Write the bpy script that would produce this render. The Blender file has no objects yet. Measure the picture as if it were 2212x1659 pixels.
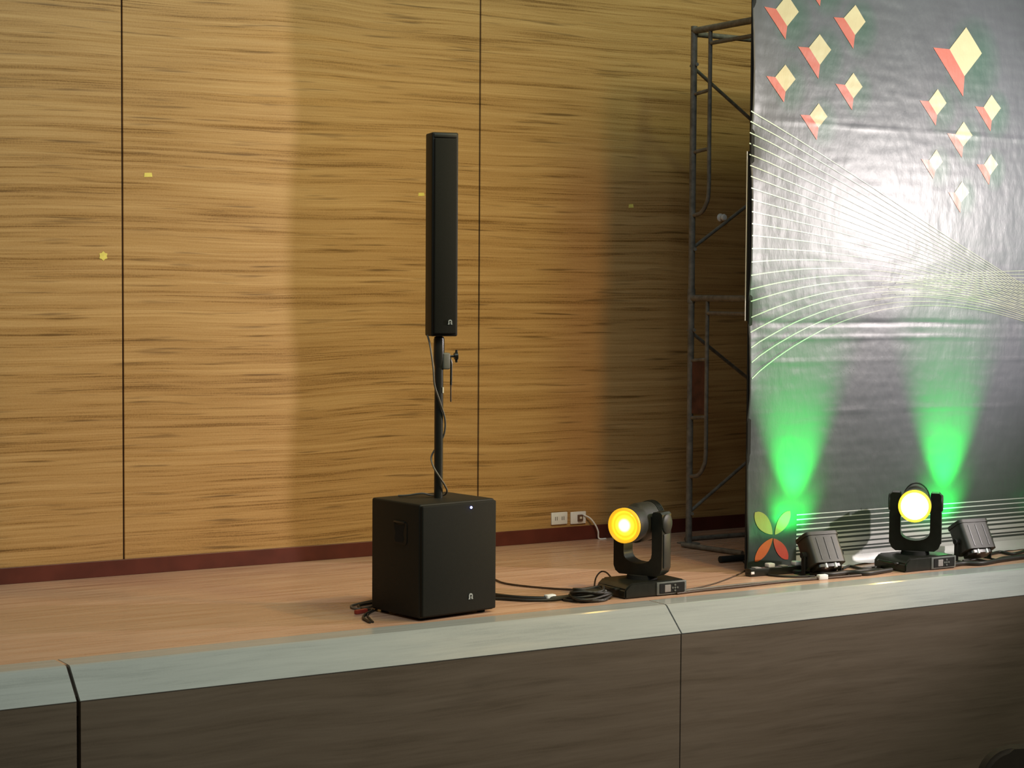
import bpy, bmesh, math, random
from mathutils import Vector, Matrix, noise
random.seed(7)
S = bpy.context.scene
C = S.collection
PI = math.pi

# ------------------------------------------------------------------ camera
cam = bpy.data.cameras.new('camera')
cam.sensor_width = 36.0
cam.lens = 4089.5 / 2212 * 36.0
cam.clip_end = 200
camo = bpy.data.objects.new('camera', cam)
C.objects.link(camo)
camo.matrix_world = Matrix(((0.85091088, 0.02115094, -0.52488409, 0.0),
                            (-0.52527257, 0.04619655, -0.84967912, 0.0),
                            (0.00627632, 0.99870842, 0.05041916, 1.65),
                            (0, 0, 0, 1)))
S.camera = camo

# ------------------------------------------------------------------ view, world, lamps
S.view_settings.view_transform = 'Standard'
S.view_settings.look = 'None'
S.view_settings.gamma = 1.0
S.view_settings.use_curve_mapping = False
S.view_settings.exposure = 0.0
W = bpy.data.worlds.new('hall_ambience')
S.world = W
W.use_nodes = True
W.node_tree.nodes['Background'].inputs[0].default_value = (1.0, 0.82, 0.52, 1)
W.node_tree.nodes['Background'].inputs[1].default_value = 0.06


def spot(name, loc, target, watts, col, angle=80, blend=0.5, radius=0.08):
    l = bpy.data.lights.new(name, 'SPOT')
    l.energy = watts
    l.color = col
    l.spot_size = math.radians(angle)
    l.spot_blend = blend
    l.shadow_soft_size = radius
    o = bpy.data.objects.new(name, l)
    C.objects.link(o)
    o.location = loc
    o.rotation_euler = (Vector(target) - Vector(loc)).to_track_quat('-Z', 'Y').to_euler()
    return o


def area(name, loc, target, watts, col, sx, sy):
    l = bpy.data.lights.new(name, 'AREA')
    l.energy = watts
    l.color = col
    l.shape = 'RECTANGLE'
    l.size = sx
    l.size_y = sy
    o = bpy.data.objects.new(name, l)
    C.objects.link(o)
    o.location = loc
    o.rotation_euler = (Vector(target) - Vector(loc)).to_track_quat('-Z', 'Y').to_euler()
    return o


# low follow spot to the right of the stage: its light stops at the edge of the backdrop
spot('follow_spot', (10.12, 6.08, 2.2), (5.9, 9.7, 2.15), 760, (1.0, 0.90, 0.88), 98, 0.65, 0.05)
# amber lamp hanging over the stage edge
spot('amber_stage_lamp', (6.745, 6.42, 3.6), (5.2, 10.31, 0.2), 190, (1.0, 0.56, 0.13), 90, 1.0, 0.12)
# high ceiling spot, comes over the top of the backdrop
spot('ceiling_spot', (7.66, 3.55, 8.3), (5.0, 10.31, 3.2), 560, (0.80, 1.0, 0.48), 70, 0.8, 0.65)
# rows of hall ceiling lamps
area('hall_ceiling_lamps', (9.6, 2.2, 8.0), (6.0, 10.31, 1.0), 230, (0.92, 0.86, 0.52), 4.5, 1.5)
area('hall_downlights', (4.0, 3.6, 7.5), (4.5, 7.4, 0.0), 260, (0.80, 0.97, 1.0), 6.0, 2.0)


# ------------------------------------------------------------------ materials
def new_mat(name):
    m = bpy.data.materials.new(name)
    m.use_nodes = True
    nt = m.node_tree
    b = nt.nodes['Principled BSDF']
    return m, nt, b


def lk(nt, a, b):
    nt.links.new(a, b)


def node(nt, typ, **kw):
    n = nt.nodes.new(typ)
    for k, v in kw.items():
        setattr(n, k, v)
    return n


def plain(name, col, rough=0.5, metal=0.0, var=0.12, scale=30.0, bump=0.0, coat=0.0, spec=0.5):
    """flat paint with slight procedural mottling"""
    m, nt, b = new_mat(name)
    tc = node(nt, 'ShaderNodeTexCoord')
    n = node(nt, 'ShaderNodeTexNoise')
    n.inputs['Scale'].default_value = scale
    n.inputs['Detail'].default_value = 4
    lk(nt, tc.outputs['Object'], n.inputs['Vector'])
    r = node(nt, 'ShaderNodeValToRGB')
    r.color_ramp.elements[0].position = 0.3
    r.color_ramp.elements[1].position = 0.7
    r.color_ramp.elements[0].color = (*[c * (1 - var) for c in col], 1)
    r.color_ramp.elements[1].color = (*[min(1, c * (1 + var)) for c in col], 1)
    lk(nt, n.outputs['Fac'], r.inputs['Fac'])
    lk(nt, r.outputs['Color'], b.inputs['Base Color'])
    b.inputs['Roughness'].default_value = rough
    b.inputs['Metallic'].default_value = metal
    b.inputs['Coat Weight'].default_value = coat
    b.inputs['Specular IOR Level'].default_value = spec
    if bump:
        bp = node(nt, 'ShaderNodeBump')
        bp.inputs['Strength'].default_value = bump
        bp.inputs['Distance'].default_value = 0.002
        lk(nt, n.outputs['Fac'], bp.inputs['Height'])
        lk(nt, bp.outputs['Normal'], b.inputs['Normal'])
    return m


def emit(name, col, strength):
    m, nt, b = new_mat(name)
    b.inputs['Base Color'].default_value = (*[c * 0.5 for c in col], 1)
    b.inputs['Emission Color'].default_value = (*col, 1)
    b.inputs['Emission Strength'].default_value = strength
    return m


def wood(name, light, mid, dark, along=0.45, across=10.0, rough=0.4, axis='Z', wave=0.05, marks=0.7, bump=0.15, rvar=0.1, coat=0.0):
    """long wood grain running along world X; 'axis' is the direction across the grain"""
    m, nt, b = new_mat(name)
    geo = node(nt, 'ShaderNodeNewGeometry')
    # slow undulation of the grain
    wn = node(nt, 'ShaderNodeTexNoise')
    wn.inputs['Scale'].default_value = 0.9
    wn.inputs['Detail'].default_value = 1
    lk(nt, geo.outputs['Position'], wn.inputs['Vector'])
    mm = node(nt, 'ShaderNodeMath', operation='MULTIPLY_ADD')
    lk(nt, wn.outputs['Fac'], mm.inputs[0])
    mm.inputs[1].default_value = wave * 4
    mm.inputs[2].default_value = -wave * 2
    cx = node(nt, 'ShaderNodeCombineXYZ')
    lk(nt, mm.outputs[0], cx.inputs[axis])
    ad = node(nt, 'ShaderNodeVectorMath', operation='ADD')
    lk(nt, geo.outputs['Position'], ad.inputs[0])
    lk(nt, cx.outputs[0], ad.inputs[1])

    def layer(sx, sc, detail=3, rough_=0.55):
        mp = node(nt, 'ShaderNodeMapping')
        v = [sx, 0.0, 0.0]
        v['XYZ'.index(axis)] = sc
        mp.inputs['Scale'].default_value = v
        lk(nt, ad.outputs[0], mp.inputs['Vector'])
        n = node(nt, 'ShaderNodeTexNoise')
        n.inputs['Scale'].default_value = 1.0
        n.inputs['Detail'].default_value = detail
        n.inputs['Roughness'].default_value = rough_
        lk(nt, mp.outputs[0], n.inputs['Vector'])
        return n.outputs['Fac']

    broad = layer(along * 0.8, across * 0.5, 2)
    mids = layer(along * 1.6, across * 2.4, 4, 0.6)
    fine = layer(along * 3.2, across * 10, 3, 0.62)
    mark = layer(along * 4.2, across * 2.6, 2, 0.5)

    def add(a, wa, c, wc):
        x = node(nt, 'ShaderNodeMath', operation='MULTIPLY')
        lk(nt, a, x.inputs[0])
        x.inputs[1].default_value = wa
        y = node(nt, 'ShaderNodeMath', operation='MULTIPLY_ADD')
        lk(nt, c, y.inputs[0])
        y.inputs[1].default_value = wc
        lk(nt, x.outputs[0], y.inputs[2])
        return y.outputs[0]

    s = add(broad, 0.24, mids, 0.42)
    s = add(s, 1.0, fine, 0.34)
    iso = node(nt, 'ShaderNodeTexNoise')
    iso.inputs['Scale'].default_value = 110
    iso.inputs['Detail'].default_value = 3
    lk(nt, geo.outputs['Position'], iso.inputs['Vector'])
    s = add(s, 0.90, iso.outputs['Fac'], 0.10)
    ramp = node(nt, 'ShaderNodeValToRGB')
    cr = ramp.color_ramp
    cr.elements[0].position = 0.39
    cr.elements[0].color = (*dark, 1)
    cr.elements[1].position = 0.60
    cr.elements[1].color = (*light, 1)
    e = cr.elements.new(0.47)
    e.color = (*mid, 1)
    lk(nt, s, ramp.inputs['Fac'])
    # short dark pore marks
    r2 = node(nt, 'ShaderNodeMapRange')
    r2.inputs['From Min'].default_value = 0.59
    r2.inputs['From Max'].default_value = 0.73
    r2.inputs['To Max'].default_value = marks
    lk(nt, mark, r2.inputs['Value'])
    mx = node(nt, 'ShaderNodeMix', data_type='RGBA')
    lk(nt, r2.outputs[0], mx.inputs['Factor'])
    lk(nt, ramp.outputs['Color'], mx.inputs['A'])
    mx.inputs['B'].default_value = (*[c * 0.62 for c in dark], 1)
    lk(nt, mx.outputs['Result'], b.inputs['Base Color'])
    rr = node(nt, 'ShaderNodeMapRange')
    lk(nt, mids, rr.inputs['Value'])
    rr.inputs['From Min'].default_value = 0.3
    rr.inputs['From Max'].default_value = 0.7
    rr.inputs['To Min'].default_value = rough - rvar
    rr.inputs['To Max'].default_value = rough + rvar
    lk(nt, rr.outputs[0], b.inputs['Roughness'])
    b.inputs['Coat Weight'].default_value = coat
    b.inputs['Coat Roughness'].default_value = 0.2
    if bump:
        bp = node(nt, 'ShaderNodeBump')
        bp.inputs['Strength'].default_value = bump
        bp.inputs['Distance'].default_value = 0.002
        lk(nt, s, bp.inputs['Height'])
        lk(nt, bp.outputs['Normal'], b.inputs['Normal'])
    return m


M = {}
M['wall'] = wood('zebra_veneer', (0.60, 0.37, 0.15), (0.45, 0.255, 0.09), (0.20, 0.098, 0.026),
                 along=0.45, across=17, rough=0.42, wave=0.018, marks=0.75)
M['floor'] = wood('stage_laminate', (0.64, 0.42, 0.30), (0.55, 0.33, 0.225), (0.43, 0.245, 0.16),
                  along=0.8, across=9, rough=0.3, axis='Y', wave=0.01, marks=0.25, bump=0.06, rvar=0.08)
M['trim'] = wood('grey_nosing_laminate', (0.40, 0.42, 0.41), (0.37, 0.39, 0.38), (0.325, 0.345, 0.335),
                 along=0.9, across=11, rough=0.2, axis='Y', wave=0.01, marks=0.12, bump=0.03, rvar=0.05)
M['front'] = wood('dark_brown_laminate', (0.175, 0.133, 0.098), (0.15, 0.113, 0.083), (0.122, 0.092, 0.067),
                  along=0.7, across=7, rough=0.5, wave=0.02, marks=0.2, bump=0.05)
M['groove'] = plain('joint_shadow_gap_brown', (0.035, 0.018, 0.008), 0.8)
M['base'] = plain('mahogany_skirting', (0.105, 0.022, 0.014), 0.4, var=0.2, scale=8)
M['carpet'] = plain('hall_carpet', (0.06, 0.045, 0.04), 0.95)
M['black'] = plain('black_speaker_paint', (0.014, 0.013, 0.009), 0.6, var=0.3, scale=300, bump=0.3, spec=0.35)
M['grille'] = plain('black_grille_cloth', (0.011, 0.0105, 0.007), 0.8, var=0.4, scale=500, bump=0.4, spec=0.3)
M['deep'] = plain('recess_black', (0.006, 0.006, 0.005), 0.9)
M['polemat'] = plain('black_tube_paint', (0.02, 0.02, 0.016), 0.35)
M['clamp'] = plain('grey_clamp_casting', (0.12, 0.12, 0.10), 0.5)
M['cable'] = plain('black_rubber_cable', (0.018, 0.017, 0.014), 0.5)
M['cable_brown'] = plain('thin_dark_cable', (0.06, 0.035, 0.02), 0.5)
M['cable_grey'] = plain('grey_cable', (0.16, 0.14, 0.11), 0.5)
M['fixture'] = plain('black_fixture_plastic', (0.016, 0.017, 0.013), 0.32, var=0.2)
M['fixture2'] = plain('grey_black_fixture_shell', (0.024, 0.024, 0.018), 0.5, var=0.2)
M['bezel'] = plain('grey_panel_bezel', (0.14, 0.15, 0.14), 0.4)
M['white'] = plain('white_plastic', (0.88, 0.88, 0.87), 0.4, var=0.03)
M['ivory'] = plain('ivory_plastic', (0.72, 0.66, 0.52), 0.4, var=0.03)
M['slot'] = plain('socket_slot_grey', (0.3, 0.28, 0.27), 0.5)
M['plug'] = plain('brown_plug', (0.14, 0.07, 0.04), 0.5)
M['steel'] = plain('worn_grey_scaffold_paint', (0.15, 0.14, 0.12), 0.5, metal=0.0, var=0.35, scale=25)
M['rust'] = plain('rusty_red_plate', (0.075, 0.026, 0.015), 0.7, var=0.4, scale=14)
M['tape'] = plain('yellow_wall_patch', (0.85, 0.72, 0.16), 0.5)  # yellow of the wall patches and of the painted spot of light
M['wtape'] = plain('white_cable_tape', (0.82, 0.86, 0.86), 0.6, var=0.05)
M['red'] = plain('red_connector', (0.4, 0.05, 0.03), 0.4)
M['seatcloth'] = plain('dark_brown_seat_cloth', (0.03, 0.02, 0.013), 0.9)
M['logo'] = plain('silver_white_badge', (0.5, 0.52, 0.52), 0.35, metal=0.2, var=0.03)
M['led'] = emit('blue_power_led', (0.22, 0.26, 1.0), 9)


# ------------------------------------------------------------------ mesh helpers
def obj(name, bm, m, parent=None, smooth=None, kind=None):
    bmesh.ops.recalc_face_normals(bm, faces=bm.faces[:])
    me = bpy.data.meshes.new(name)
    bm.to_mesh(me)
    bm.free()
    me.materials.append(M[m] if isinstance(m, str) else m)
    if smooth is not None:
        for p in me.polygons:
            p.use_smooth = True
        me.set_sharp_from_angle(angle=math.radians(smooth))
    o = bpy.data.objects.new(name, me)
    C.objects.link(o)
    if parent is not None:
        o.parent = parent
    if kind:
        o['kind'] = kind
    return o


def thing(name, label, cat, loc=(0, 0, 0), rz=0.0, group=None):
    o = bpy.data.objects.new(name, None)
    C.objects.link(o)
    o.empty_display_size = 0.1
    o.location = loc
    o.rotation_euler = (0, 0, rz)
    tag(o, label, cat, group)
    return o


def tag(o, label, cat, group=None):
    o['label'] = label
    o['category'] = cat
    if group:
        o['group'] = group
    return o


def structure(o, label=None):
    o['kind'] = 'structure'
    if label:
        o['label'] = label
    return o


def box(bm, x0, x1, y0, y1, z0, z1, bev=0.0, seg=2, mat=None):
    g = bmesh.ops.create_cube(bm, size=1.0)['verts']
    for v in g:
        v.co = Vector((x0 + (v.co.x + .5) * (x1 - x0), y0 + (v.co.y + .5) * (y1 - y0), z0 + (v.co.z + .5) * (z1 - z0)))
    if bev > 0:
        es = list({e for v in g for e in v.link_edges})
        r = bmesh.ops.bevel(bm, geom=es, offset=bev, segments=seg, affect='EDGES', profile=0.5)
        g = list({v for f in r['faces'] for v in f.verts} | {v for v in g if v.is_valid})
    if mat is not None:
        bmesh.ops.transform(bm, matrix=mat, verts=g)
    return g


def cyl(bm, p0, p1, r0, r1=None, seg=16):
    p0, p1 = Vector(p0), Vector(p1)
    r1 = r0 if r1 is None else r1
    d = p1 - p0
    mt = Matrix.Translation((p0 + p1) / 2) @ d.to_track_quat('Z', 'Y').to_matrix().to_4x4()
    return bmesh.ops.create_cone(bm, cap_ends=True, segments=seg, radius1=r0, radius2=r1, depth=d.length, matrix=mt)['verts']


def smooth_path(pts, n=8):
    P = [Vector(p) for p in pts]
    if len(P) < 3:
        return P
    Q = [P[0] * 2 - P[1]] + P + [P[-1] * 2 - P[-2]]
    out = []
    for i in range(1, len(Q) - 2):
        a, b, c, d = Q[i - 1:i + 3]
        for k in range(n):
            t = k / n
            out.append(0.5 * ((2 * b) + (c - a) * t + (2 * a - 5 * b + 4 * c - d) * t * t + (3 * b - a - 3 * c + d) * t ** 3))
    out.append(P[-1])
    return out


def tube(bm, pts, r, seg=8):
    pts = [Vector(p) for p in pts]
    rings = []
    nrm = None
    for i, p in enumerate(pts):
        t = (pts[min(i + 1, len(pts) - 1)] - pts[max(i - 1, 0)]).normalized()
        if nrm is None:
            nrm = t.orthogonal().normalized()
        else:
            nrm = (nrm - t * nrm.dot(t))
            nrm = nrm.normalized() if nrm.length > 1e-6 else t.orthogonal().normalized()
        bn = t.cross(nrm)
        rings.append([bm.verts.new(p + (nrm * math.cos(2 * PI * k / seg) + bn * math.sin(2 * PI * k / seg)) * r) for k in range(seg)])
    for a, b in zip(rings, rings[1:]):
        for k in range(seg):
            bm.faces.new((a[k], a[(k + 1) % seg], b[(k + 1) % seg], b[k]))
    bm.faces.new(rings[0])
    bm.faces.new(rings[-1][::-1])


def lathe(bm, prof, mat=None, seg=32):
    """prof: (r, z) list, turned about Z"""
    rings = []
    for r, z in prof:
        if r < 1e-6:
            rings.append([bm.verts.new((0, 0, z))])
        else:
            rings.append([bm.verts.new((r * math.cos(2 * PI * k / seg), r * math.sin(2 * PI * k / seg), z)) for k in range(seg)])
    for a, b in zip(rings, rings[1:]):
        for k in range(seg):
            q = [a[k % len(a)], a[(k + 1) % len(a)], b[(k + 1) % len(b)], b[k % len(b)]]
            u = []
            for v in q:
                if v not in u:
                    u.append(v)
            if len(u) > 2:
                bm.faces.new(u)
    if len(rings[0]) > 1:
        bm.faces.new(rings[0][::-1])
    if len(rings[-1]) > 1:
        bm.faces.new(rings[-1])
    vs = [v for rg in rings for v in rg]
    if mat is not None:
        bmesh.ops.transform(bm, matrix=mat, verts=vs)
    return vs


def prism(bm, poly, axis, a0, a1):
    """extrude a 2D outline along axis ('X','Y','Z') from a0 to a1"""
    def mk(p, a):
        if axis == 'X':
            return (a, p[0], p[1])
        if axis == 'Y':
            return (p[0], a, p[1])
        return (p[0], p[1], a)
    A = [bm.verts.new(mk(p, a0)) for p in poly]
    B = [bm.verts.new(mk(p, a1)) for p in poly]
    n = len(poly)
    bm.faces.new(A)
    bm.faces.new(B[::-1])
    for i in range(n):
        bm.faces.new((A[i], B[i], B[(i + 1) % n], A[(i + 1) % n]))
    return A + B


def rrect(w, h, r, n=5, cx=0, cz=0):
    """rounded rectangle outline"""
    pts = []
    for sx, sz, a0 in ((1, 1, 0), (-1, 1, 90), (-1, -1, 180), (1, -1, 270)):
        for k in range(n + 1):
            a = math.radians(a0 + 90 * k / n)
            pts.append((cx + sx * (w / 2 - r) + r * math.cos(a), cz + sz * (h / 2 - r) + r * math.sin(a)))
    return pts


def NB():
    return bmesh.new()


# ================================================================== the setting
WALL_Y, BAN_Y = 10.31, 8.62
bm = NB(); box(bm, -1.2, 13.0, 7.98, 10.36, -0.30, 0.0)
structure(obj('floor', bm, 'floor'), 'glossy reddish brown wooden stage floor')
bm = NB(); box(bm, -1.2, 13.0, WALL_Y + 0.012, WALL_Y + 0.16, -0.3, 4.9)
wall = structure(obj('wall_back', bm, 'groove'), 'back wall clad in wide honey coloured wood panels')
seams = [-0.93, 1.42, 3.770, 6.120, 8.470, 10.82, 13.0]
for a, b in zip(seams, seams[1:]):
    bm = NB(); box(bm, a + 0.005, b - 0.005, WALL_Y, WALL_Y + 0.014, 0.06, 4.88, 0.0015, 1)
    obj('wall_panel', bm, 'wall', wall)
bm = NB(); box(bm, -1.2, 13.0, WALL_Y - 0.014, WALL_Y + 0.01, 0.0, 0.092, 0.003, 2)
structure(obj('baseboard_back', bm, 'base'), 'dark red brown skirting board along the back wall')

# stage front: dark panels under a pale grey nosing, in lengths of 3.2 m
bm = NB(); box(bm, -1.2, 13.0, 7.86, 7.99, -1.35, -0.14)
front = structure(obj('wall_front', bm, 'groove'), 'dark brown panelled front of the stage')
joints = [(-1.2, 2.641, .0), (2.659, 5.860, .0), (5.866, 9.07, .0), (9.076, 12.3, 0)]
for a, b, _ in joints:
    bm = NB(); box(bm, a, b, 7.809, 7.865, -1.34, -0.131, 0.001, 1)
    obj('front_panel', bm, 'front', front)
bm = NB(); prism(bm, [(8.08, -0.012), (7.955, -0.012), (7.84, -0.115), (7.84, -0.2), (8.08, -0.2)], 'X', -1.2, 12.3)
nos = structure(obj('trim_1', bm, 'groove'), 'pale grey sloped nosing along the edge of the stage')
for k, (a, b, _) in enumerate(joints):
    bm = NB()
    prism(bm, [(8.10, 0.002), (7.95, 0.002), (7.938, -0.003), (7.806, -0.128), (7.808, -0.132), (7.83, -0.132), (7.95, -0.02), (8.10, -0.02)], 'X',
          a + (0.002 if k > 0 else 0) + (-0.004 if k == 1 else 0), b - 0.001)
    obj('nosing_piece', bm, 'trim', nos)
bm = NB(); box(bm, -6, 18, -4, 8.0, -1.45, -1.35)
o = structure(obj('floor_hall', bm, 'carpet'), 'dark carpeted hall floor in front of the stage')


# ================================================================== subwoofer, pole, column
def logo(parent, w, mtx):
    """small pale arch badge with a dark eye"""
    bm = NB()
    pts = []
    for k in range(13):
        a = PI * k / 12
        pts.append((w * .42 * math.cos(a), w * .12 + w * .42 * math.sin(a)))
    pts += [(-w * .42, -w * .3), (-w * .52, -w * .5), (-w * .12, -w * .5), (-w * .16, -w * .18), (w * .16, -w * .18), (w * .12, -w * .5), (w * .52, -w * .5), (w * .42, -w * .3)]
    vs = prism(bm, pts, 'Y', -0.003, 0.0)
    bmesh.ops.transform(bm, matrix=mtx, verts=vs)
    b = obj('logo_badge', bm, 'logo', parent)
    b['label'] = 'small silver white arch shaped badge'
    bm = NB()
    vs = cyl(bm, (0, -0.0045, w * .1), (0, -0.001, w * .1), w * .17, seg=14)
    bmesh.ops.transform(bm, matrix=mtx, verts=vs)
    obj('badge_eye', bm, 'deep', b)


SW, SD, SH = 0.482, 0.427, 0.582
sub = thing('subwoofer', 'black cube subwoofer cabinet standing on the stage edge', 'speaker', (4.5055, 8.124, 0), 0.150)
bm = NB(); box(bm, 0, SW, 0.022, SD, 0.012, SH, 0.012, 3)
body = obj('cabinet', bm, 'black', sub, 40)
bm = NB(); box(bm, 0.004, SW - 0.004, 0.004, 0.03, 0.02, SH - 0.008, 0.008, 3)
g = obj('front_grille', bm, 'grille', sub, 40)
logo(sub, 0.029, Matrix.Translation((0.31, 0.0035, 0.098)))
bm = NB(); bmesh.ops.create_uvsphere(bm, u_segments=12, v_segments=8, radius=0.0062, matrix=Matrix.Translation((0.31, 0.002, 0.548)))
l = obj('power_light', bm, 'led', sub, 60); l['label'] = 'tiny glowing blue power light'
# recessed carrying handle in the side
bm = NB()
vs = prism(bm, rrect(0.12, 0.115, 0.02, 4, 0.185, 0.425), 'X', -0.0035, 0.004)
h = obj('handle_plate', bm, 'black', sub, 40)
bm = NB(); prism(bm, [(0.185 + a, 0.425 + b) for a, b in ((-.045, .048), (-.015, .042), (.02, .042), (.045, .052), (.04, .025), (.032, 0), (.04, -.03), (.03, -.046), (-.03, -.046), (-.038, -.03), (-.03, 0), (-.036, .025))], 'X', -0.0045, -0.003)
obj('handle_recess', bm, 'deep', h)
bm = NB(); box(bm, -0.008, 0.004, 0.14, 0.23, 0.476, 0.486, 0.003, 2)
obj('handle_grip', bm, 'polemat', h, 40)
for x in (0.05, SW - 0.05):
    for y in (0.07, SD - 0.05):
        bm = NB(); cyl(bm, (x, y, 0), (x, y, 0.016), 0.02, 0.022, 16); obj('rubber_foot', bm, 'deep', sub, 40)

PX, PY = 4.733, 8.369
pole = thing('speaker_pole', 'black telescopic pole joining subwoofer and column speaker', 'pole', (PX, PY, SH), 0)
ZB = SH
bm = NB(); lathe(bm, [(0.0, 0), (0.0225, 0), (0.0225, 0.69), (0.0, 0.69)], None, 20); obj('lower_tube', bm, 'polemat', pole, 40)
bm = NB(); lathe(bm, [(0, 0.655), (0.021, 0.655), (0.0275, 0.70), (0.0285, 0.72), (0.0275, 0.808), (0.024, 0.82), (0.018, 0.822), (0.0, 0.822)], None, 20); obj('collar', bm, 'polemat', pole, 40)
bm = NB(); lathe(bm, [(0, 0.815), (0.0165, 0.815), (0.0165, 0.86), (0, 0.86)], None, 20); obj('upper_tube', bm, 'polemat', pole, 40)
bm = NB()
box(bm, 0.008, 0.052, -0.03, 0.01, 0.655, 0.74, 0.008, 3)
cl = obj('clamp', bm, 'clamp', pole, 40); cl['label'] = 'grey cast clamp on the pole'
bm = NB()
cyl(bm, (0.05, -0.01, 0.72), (0.082, -0.02, 0.722), 0.006, seg=10)
cyl(bm, (0.078, -0.02, 0.722), (0.094, -0.024, 0.723), 0.017, 0.020, 14)
for s in (-1, 1):
    cyl(bm, (0.088, -0.022, 0.722), (0.09, -0.022, 0.722 + s * 0.032), 0.008, 0.006, 10)
obj('clamp_knob', bm, 'polemat', pole, 40)
bm = NB(); tube(bm, smooth_path([(0.052, -0.02, 0.715), (0.058, -0.024, 0.69), (0.057, -0.026, 0.65), (0.056, -0.026, 0.575)], 4), 0.0058, 8)
obj('locking_pin', bm, 'polemat', pole, 40)
bm = NB(); tube(bm, smooth_path([(0.056, -0.026, 0.585), (0.055, -0.026, 0.54), (0.056, -0.026, 0.49)], 4), 0.0036, 8)
obj('pin_strap', bm, 'cable_brown', pole, 40)
bm = NB(); box(bm, 0.008, 0.016, -0.0245, -0.019, 0.535, 0.565, 0.001, 1)
obj('pole_sticker', bm, 'ivory', pole)

col = thing('column_speaker', 'tall slim black column speaker on top of the pole', 'speaker', (PX + 0.030, PY, 1.406), math.radians(-14))
CW, CD, CH = 0.138, 0.125, 1.025
bm = NB(); box(bm, -CW / 2 - .015, CW / 2 - .015, -0.06, CD - 0.06, 0.0, CH, 0.008, 3); obj('cabinet', bm, 'black', col, 40)
bm = NB(); box(bm, -CW / 2 - .005, CW / 2 - .025, -0.072, -0.05, 0.012, CH - 0.03, 0.007, 3); obj('front_grille', bm, 'grille', col, 40)
bm = NB(); box(bm, -CW / 2 - .006, CW / 2 - .024, -0.066, -0.05, CH - 0.026, CH - 0.006, 0.004, 2); obj('top_band', bm, 'fixture2', col, 40)
logo(col, 0.024, Matrix.Translation((0.01, -0.0725, 0.072)))

# lead from the column down around the pole to the subwoofer
bm = NB()
tube(bm, smooth_path([(PX - .056, PY + .02, 1.41), (PX - .058, PY - .01, 1.36), (PX - .056, PY - .04, 1.25), (PX - .050, PY - .045, 1.16), (PX - .012, PY - .036, 1.07), (PX + .026, PY - .02, .98),
                      (PX + .033, PY + .005, .90), (PX + .01, PY + .036, .84), (PX - .03, PY + .022, .79), (PX - .037, PY - .012, .745), (PX - .02, PY - .036, .70), (PX + .016, PY - .036, .65), (PX + .038, PY - .022, .615),
                      (PX + .034, PY + .01, .592), (PX - .01, PY + .05, .59), (PX - .06, PY + .06, .602), (PX - .12, PY + .10, .592), (PX - .16, PY + .135, .588)], 6), 0.0048, 8)
tag(obj('speaker_cable', bm, 'cable_grey', None, 60), 'thin dark lead spiralling down the pole from column speaker', 'cable')


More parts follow.
